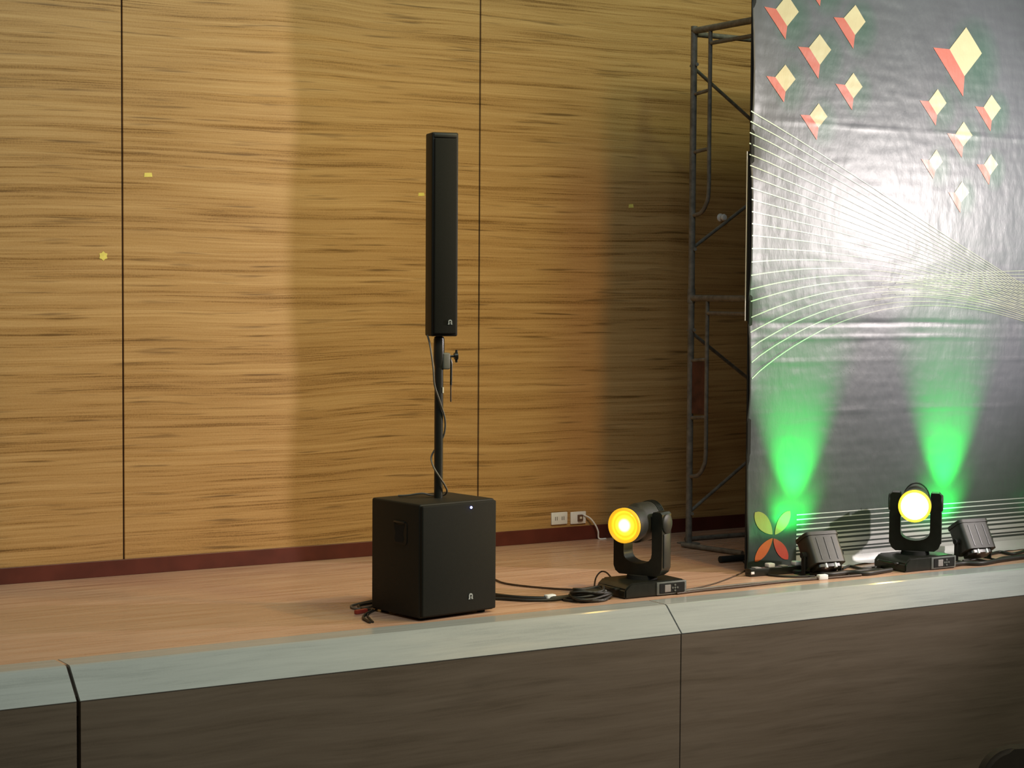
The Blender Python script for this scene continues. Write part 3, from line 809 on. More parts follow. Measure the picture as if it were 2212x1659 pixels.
# fan of pale curves that starts at the left edge
CURVES = (((6.928, 2.679), (6.993, 2.653), (7.058, 2.627), (7.123, 2.6), (7.189, 2.572), (7.256, 2.544), (7.323, 2.515), (7.391, 2.485), (7.46, 2.455), (7.529, 2.425), (7.599, 2.394), (7.67, 2.362), (7.742, 2.33), (7.814, 2.298), (7.887, 2.265), (7.961, 2.231), (8.035, 2.198), (8.11, 2.163), (8.187, 2.129), (8.264, 2.094), (8.342, 2.059), (8.421, 2.023), (8.501, 1.987), (8.581, 1.951), (8.663, 1.915), (8.746, 1.879), (8.83, 1.842), (8.915, 1.805), (9.001, 1.768), (9.088, 1.731), (9.176, 1.694), (9.265, 1.657), (9.356, 1.619), (9.448, 1.582), (9.541, 1.545), (9.635, 1.507), (9.731, 1.47), (9.924, 1.397), (10.221, 1.291), (10.525, 1.19), (10.836, 1.096), (11.156, 1.007), (11.483, 0.925), (11.819, 0.849), (12.164, 0.78)), ((6.929, 2.62), (6.994, 2.596), (7.059, 2.571), (7.124, 2.546), (7.19, 2.52), (7.257, 2.493), (7.324, 2.466), (7.392, 2.438), (7.461, 2.41), (7.53, 2.381), (7.6, 2.352), (7.671, 2.322), (7.742, 2.292), (7.815, 2.261), (7.888, 2.23), (7.961, 2.198), (8.036, 2.166), (8.111, 2.134), (8.187, 2.101), (8.264, 2.068), (8.342, 2.035), (8.421, 2.001), (8.501, 1.967), (8.582, 1.932), (8.664, 1.897), (8.746, 1.862), (8.83, 1.827), (8.915, 1.792), (9.001, 1.756), (9.088, 1.72), (9.176, 1.684), (9.265, 1.648), (9.356, 1.611), (9.448, 1.574), (9.541, 1.538), (9.635, 1.501), (9.731, 1.464), (9.924, 1.391), (10.221, 1.285), (10.525, 1.186), (10.836, 1.092), (11.156, 1.004), (11.483, 0.922), (11.82, 0.847), (12.164, 0.778)), ((6.93, 2.557), (6.995, 2.534), (7.06, 2.511), (7.125, 2.487), (7.191, 2.462), (7.258, 2.437), (7.325, 2.412), (7.393, 2.386), (7.462, 2.359), (7.531, 2.333), (7.601, 2.305), (7.672, 2.277), (7.743, 2.249), (7.815, 2.221), (7.888, 2.191), (7.962, 2.162), (8.037, 2.132), (8.112, 2.102), (8.188, 2.071), (8.265, 2.04), (8.343, 2.008), (8.422, 1.976), (8.502, 1.944), (8.582, 1.911), (8.664, 1.878), (8.747, 1.845), (8.831, 1.811), (8.915, 1.777), (9.001, 1.743), (9.088, 1.708), (9.176, 1.673), (9.266, 1.638), (9.356, 1.602), (9.448, 1.566), (9.541, 1.53), (9.635, 1.494), (9.731, 1.457), (9.925, 1.384), (10.221, 1.28), (10.525, 1.181), (10.836, 1.088), (11.156, 1.0), (11.483, 0.919), (11.82, 0.844), (12.165, 0.776)), ((6.931, 2.496), (6.996, 2.474), (7.061, 2.452), (7.126, 2.43), (7.192, 2.407), (7.259, 2.384), (7.326, 2.36), (7.394, 2.336), (7.463, 2.311), (7.532, 2.286), (7.602, 2.261), (7.673, 2.235), (7.744, 2.209), (7.816, 2.182), (7.889, 2.155), (7.963, 2.127), (8.037, 2.099), (8.113, 2.071), (8.189, 2.042), (8.266, 2.012), (8.344, 1.983), (8.422, 1.953), (8.502, 1.922), (8.583, 1.891), (8.665, 1.86), (8.747, 1.828), (8.831, 1.796), (8.916, 1.763), (9.002, 1.73), (9.089, 1.696), (9.177, 1.662), (9.266, 1.628), (9.356, 1.593), (9.448, 1.558), (9.541, 1.523), (9.636, 1.487), (9.731, 1.45), (9.925, 1.378), (10.221, 1.275), (10.525, 1.176), (10.837, 1.084), (11.156, 0.997), (11.484, 0.916), (11.82, 0.842), (12.165, 0.774)), ((6.932, 2.432), (6.997, 2.412), (7.062, 2.392), (7.127, 2.371), (7.193, 2.35), (7.26, 2.328), (7.327, 2.306), (7.395, 2.284), (7.464, 2.261), (7.533, 2.238), (7.603, 2.215), (7.674, 2.191), (7.745, 2.166), (7.817, 2.142), (7.89, 2.117), (7.964, 2.091), (8.038, 2.065), (8.113, 2.038), (8.189, 2.012), (8.266, 1.984), (8.344, 1.956), (8.423, 1.928), (8.503, 1.899), (8.583, 1.87), (8.665, 1.84), (8.748, 1.81), (8.831, 1.779), (8.916, 1.748), (9.002, 1.716), (9.089, 1.684), (9.177, 1.651), (9.266, 1.618), (9.357, 1.584), (9.448, 1.55), (9.541, 1.515), (9.636, 1.479), (9.731, 1.443), (9.925, 1.372), (10.221, 1.269), (10.525, 1.172), (10.837, 1.08), (11.156, 0.994), (11.484, 0.913), (11.82, 0.84), (12.165, 0.773)), ((6.933, 2.368), (6.998, 2.35), (7.063, 2.331), (7.128, 2.312), (7.194, 2.292), (7.261, 2.273), (7.328, 2.252), (7.396, 2.232), (7.465, 2.211), (7.534, 2.19), (7.604, 2.168), (7.674, 2.146), (7.746, 2.124), (7.818, 2.101), (7.891, 2.078), (7.964, 2.055), (8.039, 2.031), (8.114, 2.006), (8.19, 1.981), (8.267, 1.956), (8.345, 1.93), (8.424, 1.903), (8.503, 1.876), (8.584, 1.849), (8.666, 1.821), (8.748, 1.792), (8.832, 1.763), (8.917, 1.733), (9.002, 1.703), (9.089, 1.672), (9.177, 1.641), (9.267, 1.608), (9.357, 1.575), (9.449, 1.542), (9.542, 1.507), (9.636, 1.472), (9.732, 1.436), (9.925, 1.365), (10.222, 1.263), (10.525, 1.167), (10.837, 1.076), (11.156, 0.99), (11.484, 0.911), (11.82, 0.837), (12.165, 0.771)), ((6.934, 2.305), (6.999, 2.288), (7.064, 2.272), (7.129, 2.255), (7.195, 2.238), (7.262, 2.22), (7.329, 2.203), (7.397, 2.184), (7.466, 2.166), (7.535, 2.147), (7.605, 2.127), (7.675, 2.107), (7.747, 2.087), (7.819, 2.066), (7.891, 2.045), (7.965, 2.023), (8.039, 2.001), (8.115, 1.979), (8.191, 1.955), (8.268, 1.932), (8.345, 1.907), (8.424, 1.883), (8.504, 1.857), (8.584, 1.831), (8.666, 1.804), (8.749, 1.777), (8.832, 1.749), (8.917, 1.721), (9.003, 1.691), (9.09, 1.661), (9.178, 1.63), (9.267, 1.599), (9.357, 1.567), (9.449, 1.534), (9.542, 1.5), (9.636, 1.465), (9.732, 1.429), (9.925, 1.359), (10.222, 1.258), (10.526, 1.162), (10.837, 1.071), (11.156, 0.986), (11.484, 0.907), (11.82, 0.835), (12.165, 0.768)), ((6.935, 2.238), (7.0, 2.224), (7.065, 2.21), (7.13, 2.196), (7.196, 2.181), (7.263, 2.166), (7.33, 2.151), (7.398, 2.135), (7.466, 2.118), (7.536, 2.102), (7.605, 2.084), (7.676, 2.067), (7.747, 2.048), (7.819, 2.03), (7.892, 2.011), (7.966, 1.991), (8.04, 1.971), (8.115, 1.95), (8.191, 1.929), (8.268, 1.907), (8.346, 1.884), (8.425, 1.861), (8.504, 1.837), (8.585, 1.812), (8.666, 1.787), (8.749, 1.761), (8.833, 1.735), (8.917, 1.707), (9.003, 1.679), (9.09, 1.65), (9.178, 1.62), (9.267, 1.589), (9.358, 1.558), (9.449, 1.525), (9.542, 1.492), (9.636, 1.457), (9.732, 1.422), (9.926, 1.352), (10.222, 1.252), (10.526, 1.156), (10.837, 1.067), (11.157, 0.982), (11.484, 0.904), (11.82, 0.832), (12.165, 0.766)), ((6.936, 2.172), (7.001, 2.16), (7.066, 2.149), (7.131, 2.137), (7.197, 2.124), (7.264, 2.112), (7.331, 2.098), (7.399, 2.085), (7.467, 2.071), (7.536, 2.056), (7.606, 2.041), (7.677, 2.026), (7.748, 2.01), (7.82, 1.993), (7.893, 1.976), (7.966, 1.958), (8.041, 1.94), (8.116, 1.921), (8.192, 1.902), (8.269, 1.882), (8.346, 1.861), (8.425, 1.839), (8.505, 1.817), (8.585, 1.794), (8.667, 1.77), (8.749, 1.745), (8.833, 1.72), (8.918, 1.694), (9.003, 1.666), (9.09, 1.638), (9.178, 1.609), (9.267, 1.58), (9.358, 1.549), (9.449, 1.517), (9.542, 1.484), (9.637, 1.45), (9.732, 1.415), (9.926, 1.346), (10.222, 1.246), (10.526, 1.151), (10.837, 1.062), (11.157, 0.978), (11.484, 0.901), (11.82, 0.829), (12.165, 0.764)), ((6.938, 2.102), (7.002, 2.094), (7.067, 2.085), (7.132, 2.076), (7.198, 2.066), (7.265, 2.056), (7.332, 2.045), (7.4, 2.034), (7.468, 2.022), (7.537, 2.01), (7.607, 1.998), (7.678, 1.984), (7.749, 1.971), (7.821, 1.956), (7.894, 1.941), (7.967, 1.926), (8.041, 1.909), (8.117, 1.892), (8.193, 1.875), (8.269, 1.856), (8.347, 1.837), (8.426, 1.817), (8.505, 1.796), (8.586, 1.775), (8.667, 1.752), (8.75, 1.729), (8.833, 1.705), (8.918, 1.68), (9.004, 1.654), (9.091, 1.627), (9.178, 1.599), (9.268, 1.57), (9.358, 1.539), (9.45, 1.508), (9.543, 1.476), (9.637, 1.442), (9.732, 1.407), (9.926, 1.339), (10.222, 1.24), (10.526, 1.146), (10.837, 1.057), (11.157, 0.974), (11.484, 0.897), (11.82, 0.826), (12.165, 0.761)), ((6.939, 2.033), (7.003, 2.027), (7.068, 2.021), (7.133, 2.014), (7.199, 2.007), (7.266, 2.0), (7.333, 1.992), (7.401, 1.983), (7.469, 1.974), (7.538, 1.964), (7.608, 1.954), (7.679, 1.943), (7.75, 1.932), (7.822, 1.919), (7.894, 1.906), (7.968, 1.893), (8.042, 1.879), (8.117, 1.864), (8.193, 1.848), (8.27, 1.831), (8.348, 1.814), (8.426, 1.795), (8.506, 1.776), (8.586, 1.756), (8.668, 1.735), (8.75, 1.713), (8.834, 1.69), (8.918, 1.666), (9.004, 1.641), (9.091, 1.615), (9.179, 1.588), (9.268, 1.56), (9.358, 1.53), (9.45, 1.499), (9.543, 1.468), (9.637, 1.434), (9.733, 1.4), (9.926, 1.332), (10.223, 1.233), (10.526, 1.14), (10.838, 1.052), (11.157, 0.97), (11.484, 0.893), (11.821, 0.823), (12.165, 0.758)), ((6.94, 1.964), (7.004, 1.961), (7.069, 1.958), (7.134, 1.954), (7.2, 1.95), (7.267, 1.945), (7.334, 1.94), (7.402, 1.934), (7.47, 1.927), (7.539, 1.92), (7.609, 1.912), (7.679, 1.904), (7.75, 1.894), (7.822, 1.884), (7.895, 1.874), (7.969, 1.862), (8.043, 1.85), (8.118, 1.836), (8.194, 1.822), (8.27, 1.807), (8.348, 1.792), (8.427, 1.775), (8.506, 1.757), (8.587, 1.738), (8.668, 1.719), (8.751, 1.698), (8.834, 1.676), (8.919, 1.653), (9.004, 1.629), (9.091, 1.604), (9.179, 1.578), (9.268, 1.55), (9.359, 1.521), (9.45, 1.491), (9.543, 1.459), (9.637, 1.427), (9.733, 1.392), (9.926, 1.325), (10.223, 1.227), (10.526, 1.135), (10.838, 1.047), (11.157, 0.966), (11.485, 0.889), (11.821, 0.819), (12.165, 0.755)), ((6.941, 1.889), (7.005, 1.89), (7.07, 1.89), (7.135, 1.889), (7.201, 1.888), (7.268, 1.886), (7.335, 1.884), (7.403, 1.881), (7.471, 1.877), (7.54, 1.873), (7.61, 1.867), (7.68, 1.861), (7.751, 1.854), (7.823, 1.847), (7.896, 1.838), (7.969, 1.829), (8.043, 1.819), (8.118, 1.807), (8.194, 1.795), (8.271, 1.782), (8.349, 1.768), (8.427, 1.753), (8.507, 1.737), (8.587, 1.719), (8.669, 1.701), (8.751, 1.682), (8.834, 1.661), (8.919, 1.639), (9.005, 1.616), (9.091, 1.592), (9.179, 1.566), (9.269, 1.539), (9.359, 1.511), (9.45, 1.482), (9.543, 1.451), (9.638, 1.418), (9.733, 1.384), (9.927, 1.317), (10.223, 1.22), (10.527, 1.129), (10.838, 1.042), (11.157, 0.961), (11.485, 0.885), (11.821, 0.816), (12.166, 0.752)), ((6.942, 1.811), (7.006, 1.816), (7.071, 1.82), (7.136, 1.824), (7.202, 1.827), (7.269, 1.828), (7.336, 1.829), (7.404, 1.83), (7.472, 1.829), (7.541, 1.827), (7.611, 1.825), (7.681, 1.821), (7.752, 1.817), (7.824, 1.812), (7.897, 1.806), (7.97, 1.798), (8.044, 1.79), (8.119, 1.781), (8.195, 1.771), (8.272, 1.759), (8.349, 1.747), (8.428, 1.733), (8.507, 1.718), (8.588, 1.702), (8.669, 1.685), (8.751, 1.667), (8.835, 1.647), (8.919, 1.626), (9.005, 1.604), (9.092, 1.58), (9.18, 1.555), (9.269, 1.529), (9.359, 1.501), (9.451, 1.472), (9.544, 1.442), (9.638, 1.41), (9.733, 1.376), (9.927, 1.309), (10.223, 1.213), (10.527, 1.122), (10.838, 1.036), (11.158, 0.956), (11.485, 0.881), (11.821, 0.812), (12.166, 0.749)), ((6.943, 1.734), (7.008, 1.743), (7.072, 1.751), (7.138, 1.758), (7.203, 1.765), (7.27, 1.77), (7.337, 1.775), (7.405, 1.778), (7.473, 1.78), (7.542, 1.782), (7.611, 1.782), (7.682, 1.782), (7.753, 1.78), (7.825, 1.777), (7.897, 1.773), (7.971, 1.768), (8.045, 1.762), (8.12, 1.754), (8.195, 1.746), (8.272, 1.736), (8.35, 1.725), (8.428, 1.713), (8.508, 1.7), (8.588, 1.685), (8.669, 1.669), (8.752, 1.652), (8.835, 1.633), (8.92, 1.613), (9.005, 1.592), (9.092, 1.569), (9.18, 1.545), (9.269, 1.519), (9.359, 1.492), (9.451, 1.463), (9.544, 1.433), (9.638, 1.401), (9.734, 1.367), (9.927, 1.301), (10.223, 1.206), (10.527, 1.116), (10.838, 1.031), (11.158, 0.951), (11.485, 0.876), (11.821, 0.808), (12.166, 0.745)), ((6.945, 1.653), (7.009, 1.667), (7.074, 1.68), (7.139, 1.691), (7.205, 1.701), (7.271, 1.71), (7.338, 1.718), (7.406, 1.725), (7.474, 1.731), (7.543, 1.735), (7.612, 1.739), (7.683, 1.741), (7.754, 1.742), (7.825, 1.741), (7.898, 1.74), (7.971, 1.737), (8.045, 1.733), (8.12, 1.727), (8.196, 1.721), (8.273, 1.713), (8.35, 1.703), (8.429, 1.693), (8.508, 1.681), (8.588, 1.667), (8.67, 1.653), (8.752, 1.636), (8.836, 1.619), (8.92, 1.6), (9.006, 1.579), (9.092, 1.557), (9.18, 1.533), (9.269, 1.508), (9.36, 1.481), (9.451, 1.453), (9.544, 1.423), (9.638, 1.392), (9.734, 1.359), (9.927, 1.293), (10.224, 1.199), (10.527, 1.109), (10.839, 1.025), (11.158, 0.945), (11.485, 0.871), (11.821, 0.803), (12.166, 0.741)), ((6.946, 1.581), (7.01, 1.599), (7.075, 1.615), (7.14, 1.63), (7.206, 1.644), (7.272, 1.656), (7.339, 1.668), (7.406, 1.677), (7.475, 1.686), (7.544, 1.693), (7.613, 1.699), (7.683, 1.704), (7.754, 1.707), (7.826, 1.709), (7.899, 1.71), (7.972, 1.709), (8.046, 1.707), (8.121, 1.703), (8.197, 1.698), (8.273, 1.692), (8.351, 1.684), (8.429, 1.675), (8.508, 1.664), (8.589, 1.651), (8.67, 1.638), (8.753, 1.622), (8.836, 1.606), (8.92, 1.587), (9.006, 1.568), (9.093, 1.546), (9.181, 1.523), (9.27, 1.499), (9.36, 1.472), (9.452, 1.445), (9.544, 1.415), (9.639, 1.384), (9.734, 1.351), (9.928, 1.286), (10.224, 1.192), (10.528, 1.103), (10.839, 1.019), (11.158, 0.941), (11.486, 0.867), (11.821, 0.799), (12.166, 0.738)), ((6.947, 1.487), (7.011, 1.51), (7.076, 1.532), (7.141, 1.552), (7.207, 1.57), (7.273, 1.588), (7.34, 1.603), (7.408, 1.617), (7.476, 1.63), (7.545, 1.641), (7.614, 1.65), (7.684, 1.658), (7.755, 1.664), (7.827, 1.669), (7.899, 1.673), (7.973, 1.674), (8.047, 1.675), (8.121, 1.673), (8.197, 1.67), (8.274, 1.666), (8.351, 1.66), (8.43, 1.652), (8.509, 1.643), (8.589, 1.632), (8.671, 1.619), (8.753, 1.605), (8.836, 1.59), (8.921, 1.572), (9.006, 1.553), (9.093, 1.533), (9.181, 1.51), (9.27, 1.486), (9.36, 1.461), (9.452, 1.433), (9.545, 1.404), (9.639, 1.373), (9.735, 1.341), (9.928, 1.276), (10.224, 1.184), (10.528, 1.095), (10.839, 1.012), (11.158, 0.934), (11.486, 0.861), (11.822, 0.794), (12.166, 0.733)), ((6.949, 1.404), (7.013, 1.432), (7.077, 1.458), (7.142, 1.483), (7.208, 1.505), (7.274, 1.527), (7.341, 1.546), (7.409, 1.564), (7.477, 1.58), (7.545, 1.594), (7.615, 1.606), (7.685, 1.617), (7.756, 1.626), (7.828, 1.634), (7.9, 1.64), (7.973, 1.644), (8.047, 1.646), (8.122, 1.647), (8.198, 1.646), (8.274, 1.643), (8.352, 1.638), (8.43, 1.632), (8.509, 1.624), (8.59, 1.615), (8.671, 1.603), (8.753, 1.59), (8.837, 1.575), (8.921, 1.559), (9.007, 1.541), (9.093, 1.521), (9.181, 1.499), (9.27, 1.476), (9.361, 1.45), (9.452, 1.423), (9.545, 1.395), (9.639, 1.364), (9.735, 1.332), (9.928, 1.268), (10.224, 1.176), (10.528, 1.088), (10.839, 1.006), (11.159, 0.929), (11.486, 0.856), (11.822, 0.79), (12.167, 0.729)), ((6.95, 1.315), (7.014, 1.348), (7.079, 1.378), (7.144, 1.406), (7.209, 1.433), (7.275, 1.458), (7.342, 1.481), (7.41, 1.502), (7.478, 1.522), (7.546, 1.539), (7.616, 1.555), (7.686, 1.569), (7.757, 1.581), (7.829, 1.591), (7.901, 1.599), (7.974, 1.606), (8.048, 1.611), (8.123, 1.614), (8.198, 1.615), (8.275, 1.614), (8.352, 1.612), (8.431, 1.607), (8.51, 1.601), (8.59, 1.593), (8.672, 1.583), (8.754, 1.572), (8.837, 1.558), (8.922, 1.543), (9.007, 1.526), (9.094, 1.507), (9.182, 1.486), (9.271, 1.463), (9.361, 1.439), (9.453, 1.413), (9.545, 1.384), (9.64, 1.354), (9.735, 1.322), (9.929, 1.259), (10.225, 1.168), (10.528, 1.081), (10.84, 1.0), (11.159, 0.923), (11.486, 0.851), (11.822, 0.785), (12.167, 0.725)), ((6.952, 1.229), (7.015, 1.266), (7.08, 1.3), (7.145, 1.333), (7.21, 1.363), (7.277, 1.392), (7.343, 1.418), (7.411, 1.443), (7.479, 1.465), (7.548, 1.486), (7.617, 1.505), (7.687, 1.522), (7.758, 1.536), (7.829, 1.549), (7.902, 1.56), (7.975, 1.569), (8.049, 1.577), (8.124, 1.582), (8.199, 1.585), (8.276, 1.586), (8.353, 1.586), (8.431, 1.583), (8.511, 1.579), (8.591, 1.572), (8.672, 1.564), (8.754, 1.554), (8.838, 1.542), (8.922, 1.527), (9.008, 1.511), (9.094, 1.493), (9.182, 1.474), (9.271, 1.452), (9.361, 1.428), (9.453, 1.402), (9.546, 1.374), (9.64, 1.345), (9.735, 1.313), (9.929, 1.25), (10.225, 1.16), (10.529, 1.074), (10.84, 0.993), (11.159, 0.917), (11.486, 0.847), (11.822, 0.781), (12.167, 0.721)), ((6.953, 1.135), (7.017, 1.177), (7.081, 1.217), (7.146, 1.255), (7.212, 1.29), (7.278, 1.323), (7.345, 1.354), (7.412, 1.383), (7.48, 1.41), (7.549, 1.434), (7.618, 1.456), (7.688, 1.476), (7.759, 1.494), (7.83, 1.51), (7.902, 1.524), (7.976, 1.536), (8.049, 1.545), (8.124, 1.553), (8.2, 1.558), (8.276, 1.561), (8.354, 1.562), (8.432, 1.561), (8.511, 1.558), (8.591, 1.553), (8.672, 1.546), (8.755, 1.537), (8.838, 1.526), (8.922, 1.513), (9.008, 1.497), (9.095, 1.48), (9.182, 1.461), (9.271, 1.44), (9.362, 1.416), (9.453, 1.391), (9.546, 1.364), (9.64, 1.334), (9.736, 1.303), (9.929, 1.241), (10.225, 1.151), (10.529, 1.067), (10.84, 0.986), (11.159, 0.911), (11.487, 0.841), (11.822, 0.776), (12.167, 0.717)))
bm = NB()
for cv in CURVES:
    ribbon(bm, cv[:10], 0.0065, 0.0050, 0.003)
flat_obj('printed_curves', bm, 'p_pale', sheet)
bm = NB()
for cv in CURVES:
    ribbon(bm, cv[9:15], 0.0050, 0.0040, 0.003)
flat_obj('printed_glare_dimmed_curves', bm, 'p_mid', sheet)
bm = NB()
for cv in CURVES:
    ribbon(bm, cv[14:], 0.0042, 0.0034, 0.003)
flat_obj('printed_glare_faded_curves', bm, 'p_faint', sheet)
MESHL = (((7.904, 1.588), (7.96, 1.597), (8.017, 1.604), (8.074, 1.61), (8.132, 1.614), (8.19, 1.618), (8.25, 1.619), (8.312, 1.62), (8.374, 1.619), (8.439, 1.617), (8.505, 1.613), (8.573, 1.607), (8.643, 1.599), (8.716, 1.59), (8.791, 1.579), (8.869, 1.567), (8.95, 1.552), (9.034, 1.535), (9.122, 1.516), (9.213, 1.495), (9.308, 1.472), (9.408, 1.446), (9.512, 1.418), (9.62, 1.388), (9.734, 1.355), (9.965, 1.294), (10.32, 1.201), (10.686, 1.105), (11.063, 1.005), (11.452, 0.903), (11.854, 0.797)), ((8.19, 1.627), (8.25, 1.63), (8.311, 1.63), (8.374, 1.63), (8.438, 1.628), (8.504, 1.624), (8.572, 1.62), (8.643, 1.613), (8.715, 1.605), (8.79, 1.595), (8.868, 1.584), (8.949, 1.57), (9.033, 1.555), (9.121, 1.538), (9.212, 1.519), (9.307, 1.498), (9.407, 1.475), (9.511, 1.45), (9.619, 1.422), (9.733, 1.393), (9.963, 1.338), (10.318, 1.254), (10.683, 1.167), (11.06, 1.078), (11.449, 0.985), (11.851, 0.89)), ((8.073, 1.629), (8.131, 1.634), (8.19, 1.637), (8.25, 1.64), (8.311, 1.641), (8.374, 1.641), (8.438, 1.639), (8.504, 1.636), (8.572, 1.632), (8.642, 1.627), (8.715, 1.62), (8.79, 1.611), (8.868, 1.601), (8.949, 1.589), (9.033, 1.576), (9.12, 1.561), (9.211, 1.544), (9.307, 1.525), (9.406, 1.504), (9.51, 1.482), (9.618, 1.457), (9.732, 1.431), (9.962, 1.382), (10.316, 1.307), (10.681, 1.23), (11.058, 1.15), (11.446, 1.068), (11.847, 0.983)), ((7.959, 1.626), (8.016, 1.633), (8.073, 1.638), (8.131, 1.643), (8.19, 1.647), (8.25, 1.65), (8.311, 1.651), (8.374, 1.651), (8.438, 1.65), (8.504, 1.648), (8.572, 1.645), (8.642, 1.64), (8.714, 1.634), (8.79, 1.627), (8.867, 1.618), (8.948, 1.608), (9.032, 1.596), (9.12, 1.583), (9.211, 1.568), (9.306, 1.552), (9.405, 1.533), (9.509, 1.514), (9.617, 1.492), (9.731, 1.469), (9.961, 1.426), (10.314, 1.36), (10.679, 1.292), (11.055, 1.222), (11.443, 1.15), (11.843, 1.076)), ((8.249, 1.66), (8.311, 1.661), (8.373, 1.662), (8.437, 1.662), (8.503, 1.66), (8.571, 1.658), (8.642, 1.654), (8.714, 1.649), (8.789, 1.643), (8.867, 1.635), (8.948, 1.626), (9.032, 1.616), (9.119, 1.605), (9.21, 1.592), (9.305, 1.578), (9.404, 1.562), (9.508, 1.545), (9.616, 1.527), (9.729, 1.507), (9.959, 1.47), (10.313, 1.413), (10.677, 1.355), (11.052, 1.294), (11.439, 1.232), (11.839, 1.168)), ((8.131, 1.663), (8.189, 1.667), (8.249, 1.67), (8.31, 1.672), (8.373, 1.673), (8.437, 1.673), (8.503, 1.672), (8.571, 1.67), (8.641, 1.667), (8.714, 1.663), (8.789, 1.658), (8.866, 1.652), (8.947, 1.645), (9.031, 1.637), (9.118, 1.627), (9.209, 1.616), (9.304, 1.605), (9.403, 1.592), (9.507, 1.577), (9.615, 1.562), (9.728, 1.545), (9.958, 1.514), (10.311, 1.466), (10.674, 1.417), (11.049, 1.367), (11.436, 1.315), (11.835, 1.261)), ((8.015, 1.661), (8.072, 1.667), (8.13, 1.672), (8.189, 1.676), (8.249, 1.68), (8.31, 1.682), (8.373, 1.684), (8.437, 1.684), (8.503, 1.684), (8.571, 1.683), (8.641, 1.681), (8.713, 1.678), (8.788, 1.674), (8.866, 1.669), (8.947, 1.664), (9.031, 1.657), (9.118, 1.649), (9.209, 1.641), (9.304, 1.631), (9.403, 1.621), (9.506, 1.609), (9.614, 1.596), (9.727, 1.583), (9.956, 1.558), (10.309, 1.519), (10.672, 1.48), (11.047, 1.439), (11.433, 1.397), (11.831, 1.353)), ((7.902, 1.657), (7.959, 1.664), (8.015, 1.671), (8.072, 1.677), (8.13, 1.682), (8.189, 1.686), (8.249, 1.69), (8.31, 1.692), (8.373, 1.694), (8.437, 1.696), (8.503, 1.696), (8.571, 1.696), (8.641, 1.694), (8.713, 1.693), (8.788, 1.69), (8.866, 1.686), (8.946, 1.682), (9.03, 1.677), (9.117, 1.672), (9.208, 1.665), (9.303, 1.658), (9.402, 1.65), (9.505, 1.641), (9.613, 1.631), (9.726, 1.621), (9.955, 1.601), (10.307, 1.572), (10.67, 1.542), (11.044, 1.511), (11.429, 1.479), (11.827, 1.445)), ((8.189, 1.696), (8.249, 1.7), (8.31, 1.703), (8.372, 1.705), (8.436, 1.707), (8.502, 1.708), (8.57, 1.708), (8.64, 1.708), (8.713, 1.707), (8.787, 1.706), (8.865, 1.704), (8.946, 1.701), (9.029, 1.698), (9.117, 1.694), (9.207, 1.689), (9.302, 1.684), (9.401, 1.679), (9.504, 1.672), (9.612, 1.666), (9.725, 1.658), (9.954, 1.645), (10.305, 1.625), (10.668, 1.604), (11.041, 1.583), (11.426, 1.561), (11.823, 1.538)), ((8.072, 1.696), (8.13, 1.701), (8.188, 1.706), (8.248, 1.71), (8.309, 1.713), (8.372, 1.716), (8.436, 1.718), (8.502, 1.72), (8.57, 1.721), (8.64, 1.722), (8.712, 1.722), (8.787, 1.721), (8.865, 1.721), (8.945, 1.72), (9.029, 1.718), (9.116, 1.716), (9.207, 1.714), (9.301, 1.711), (9.4, 1.708), (9.503, 1.704), (9.611, 1.7), (9.723, 1.696), (9.952, 1.689), (10.304, 1.678), (10.665, 1.666), (11.038, 1.655), (11.423, 1.642), (11.819, 1.63)), ((7.958, 1.693), (8.014, 1.7), (8.072, 1.706), (8.129, 1.711), (8.188, 1.716), (8.248, 1.72), (8.309, 1.723), (8.372, 1.727), (8.436, 1.729), (8.502, 1.732), (8.57, 1.734), (8.64, 1.735), (8.712, 1.736), (8.787, 1.737), (8.864, 1.738), (8.945, 1.738), (9.028, 1.738), (9.115, 1.738), (9.206, 1.738), (9.3, 1.737), (9.399, 1.737), (9.502, 1.736), (9.61, 1.735), (9.722, 1.734), (9.951, 1.733), (10.302, 1.731), (10.663, 1.729), (11.036, 1.726), (11.419, 1.724), (11.815, 1.722)), ((8.248, 1.73), (8.309, 1.734), (8.371, 1.737), (8.436, 1.741), (8.501, 1.744), (8.569, 1.746), (8.639, 1.749), (8.711, 1.751), (8.786, 1.753), (8.864, 1.755), (8.944, 1.757), (9.028, 1.759), (9.115, 1.76), (9.205, 1.762), (9.3, 1.764), (9.398, 1.766), (9.501, 1.768), (9.609, 1.77), (9.721, 1.772), (9.949, 1.777), (10.3, 1.784), (10.661, 1.791), (11.033, 1.798), (11.416, 1.806), (11.811, 1.814)), ((8.129, 1.73), (8.188, 1.735), (8.248, 1.74), (8.309, 1.744), (8.371, 1.748), (8.435, 1.752), (8.501, 1.755), (8.569, 1.759), (8.639, 1.762), (8.711, 1.766), (8.786, 1.769), (8.863, 1.772), (8.944, 1.775), (9.027, 1.779), (9.114, 1.782), (9.205, 1.786), (9.299, 1.79), (9.397, 1.795), (9.5, 1.799), (9.608, 1.805), (9.72, 1.81), (9.948, 1.821), (10.298, 1.837), (10.659, 1.853), (11.03, 1.87), (11.413, 1.888), (11.808, 1.906)))
bm = NB()
for cv in MESHL:
    ribbon(bm, cv, 0.0036, 0.0036, 0.0026)
flat_obj('printed_cross_curves', bm, 'p_faint', sheet)
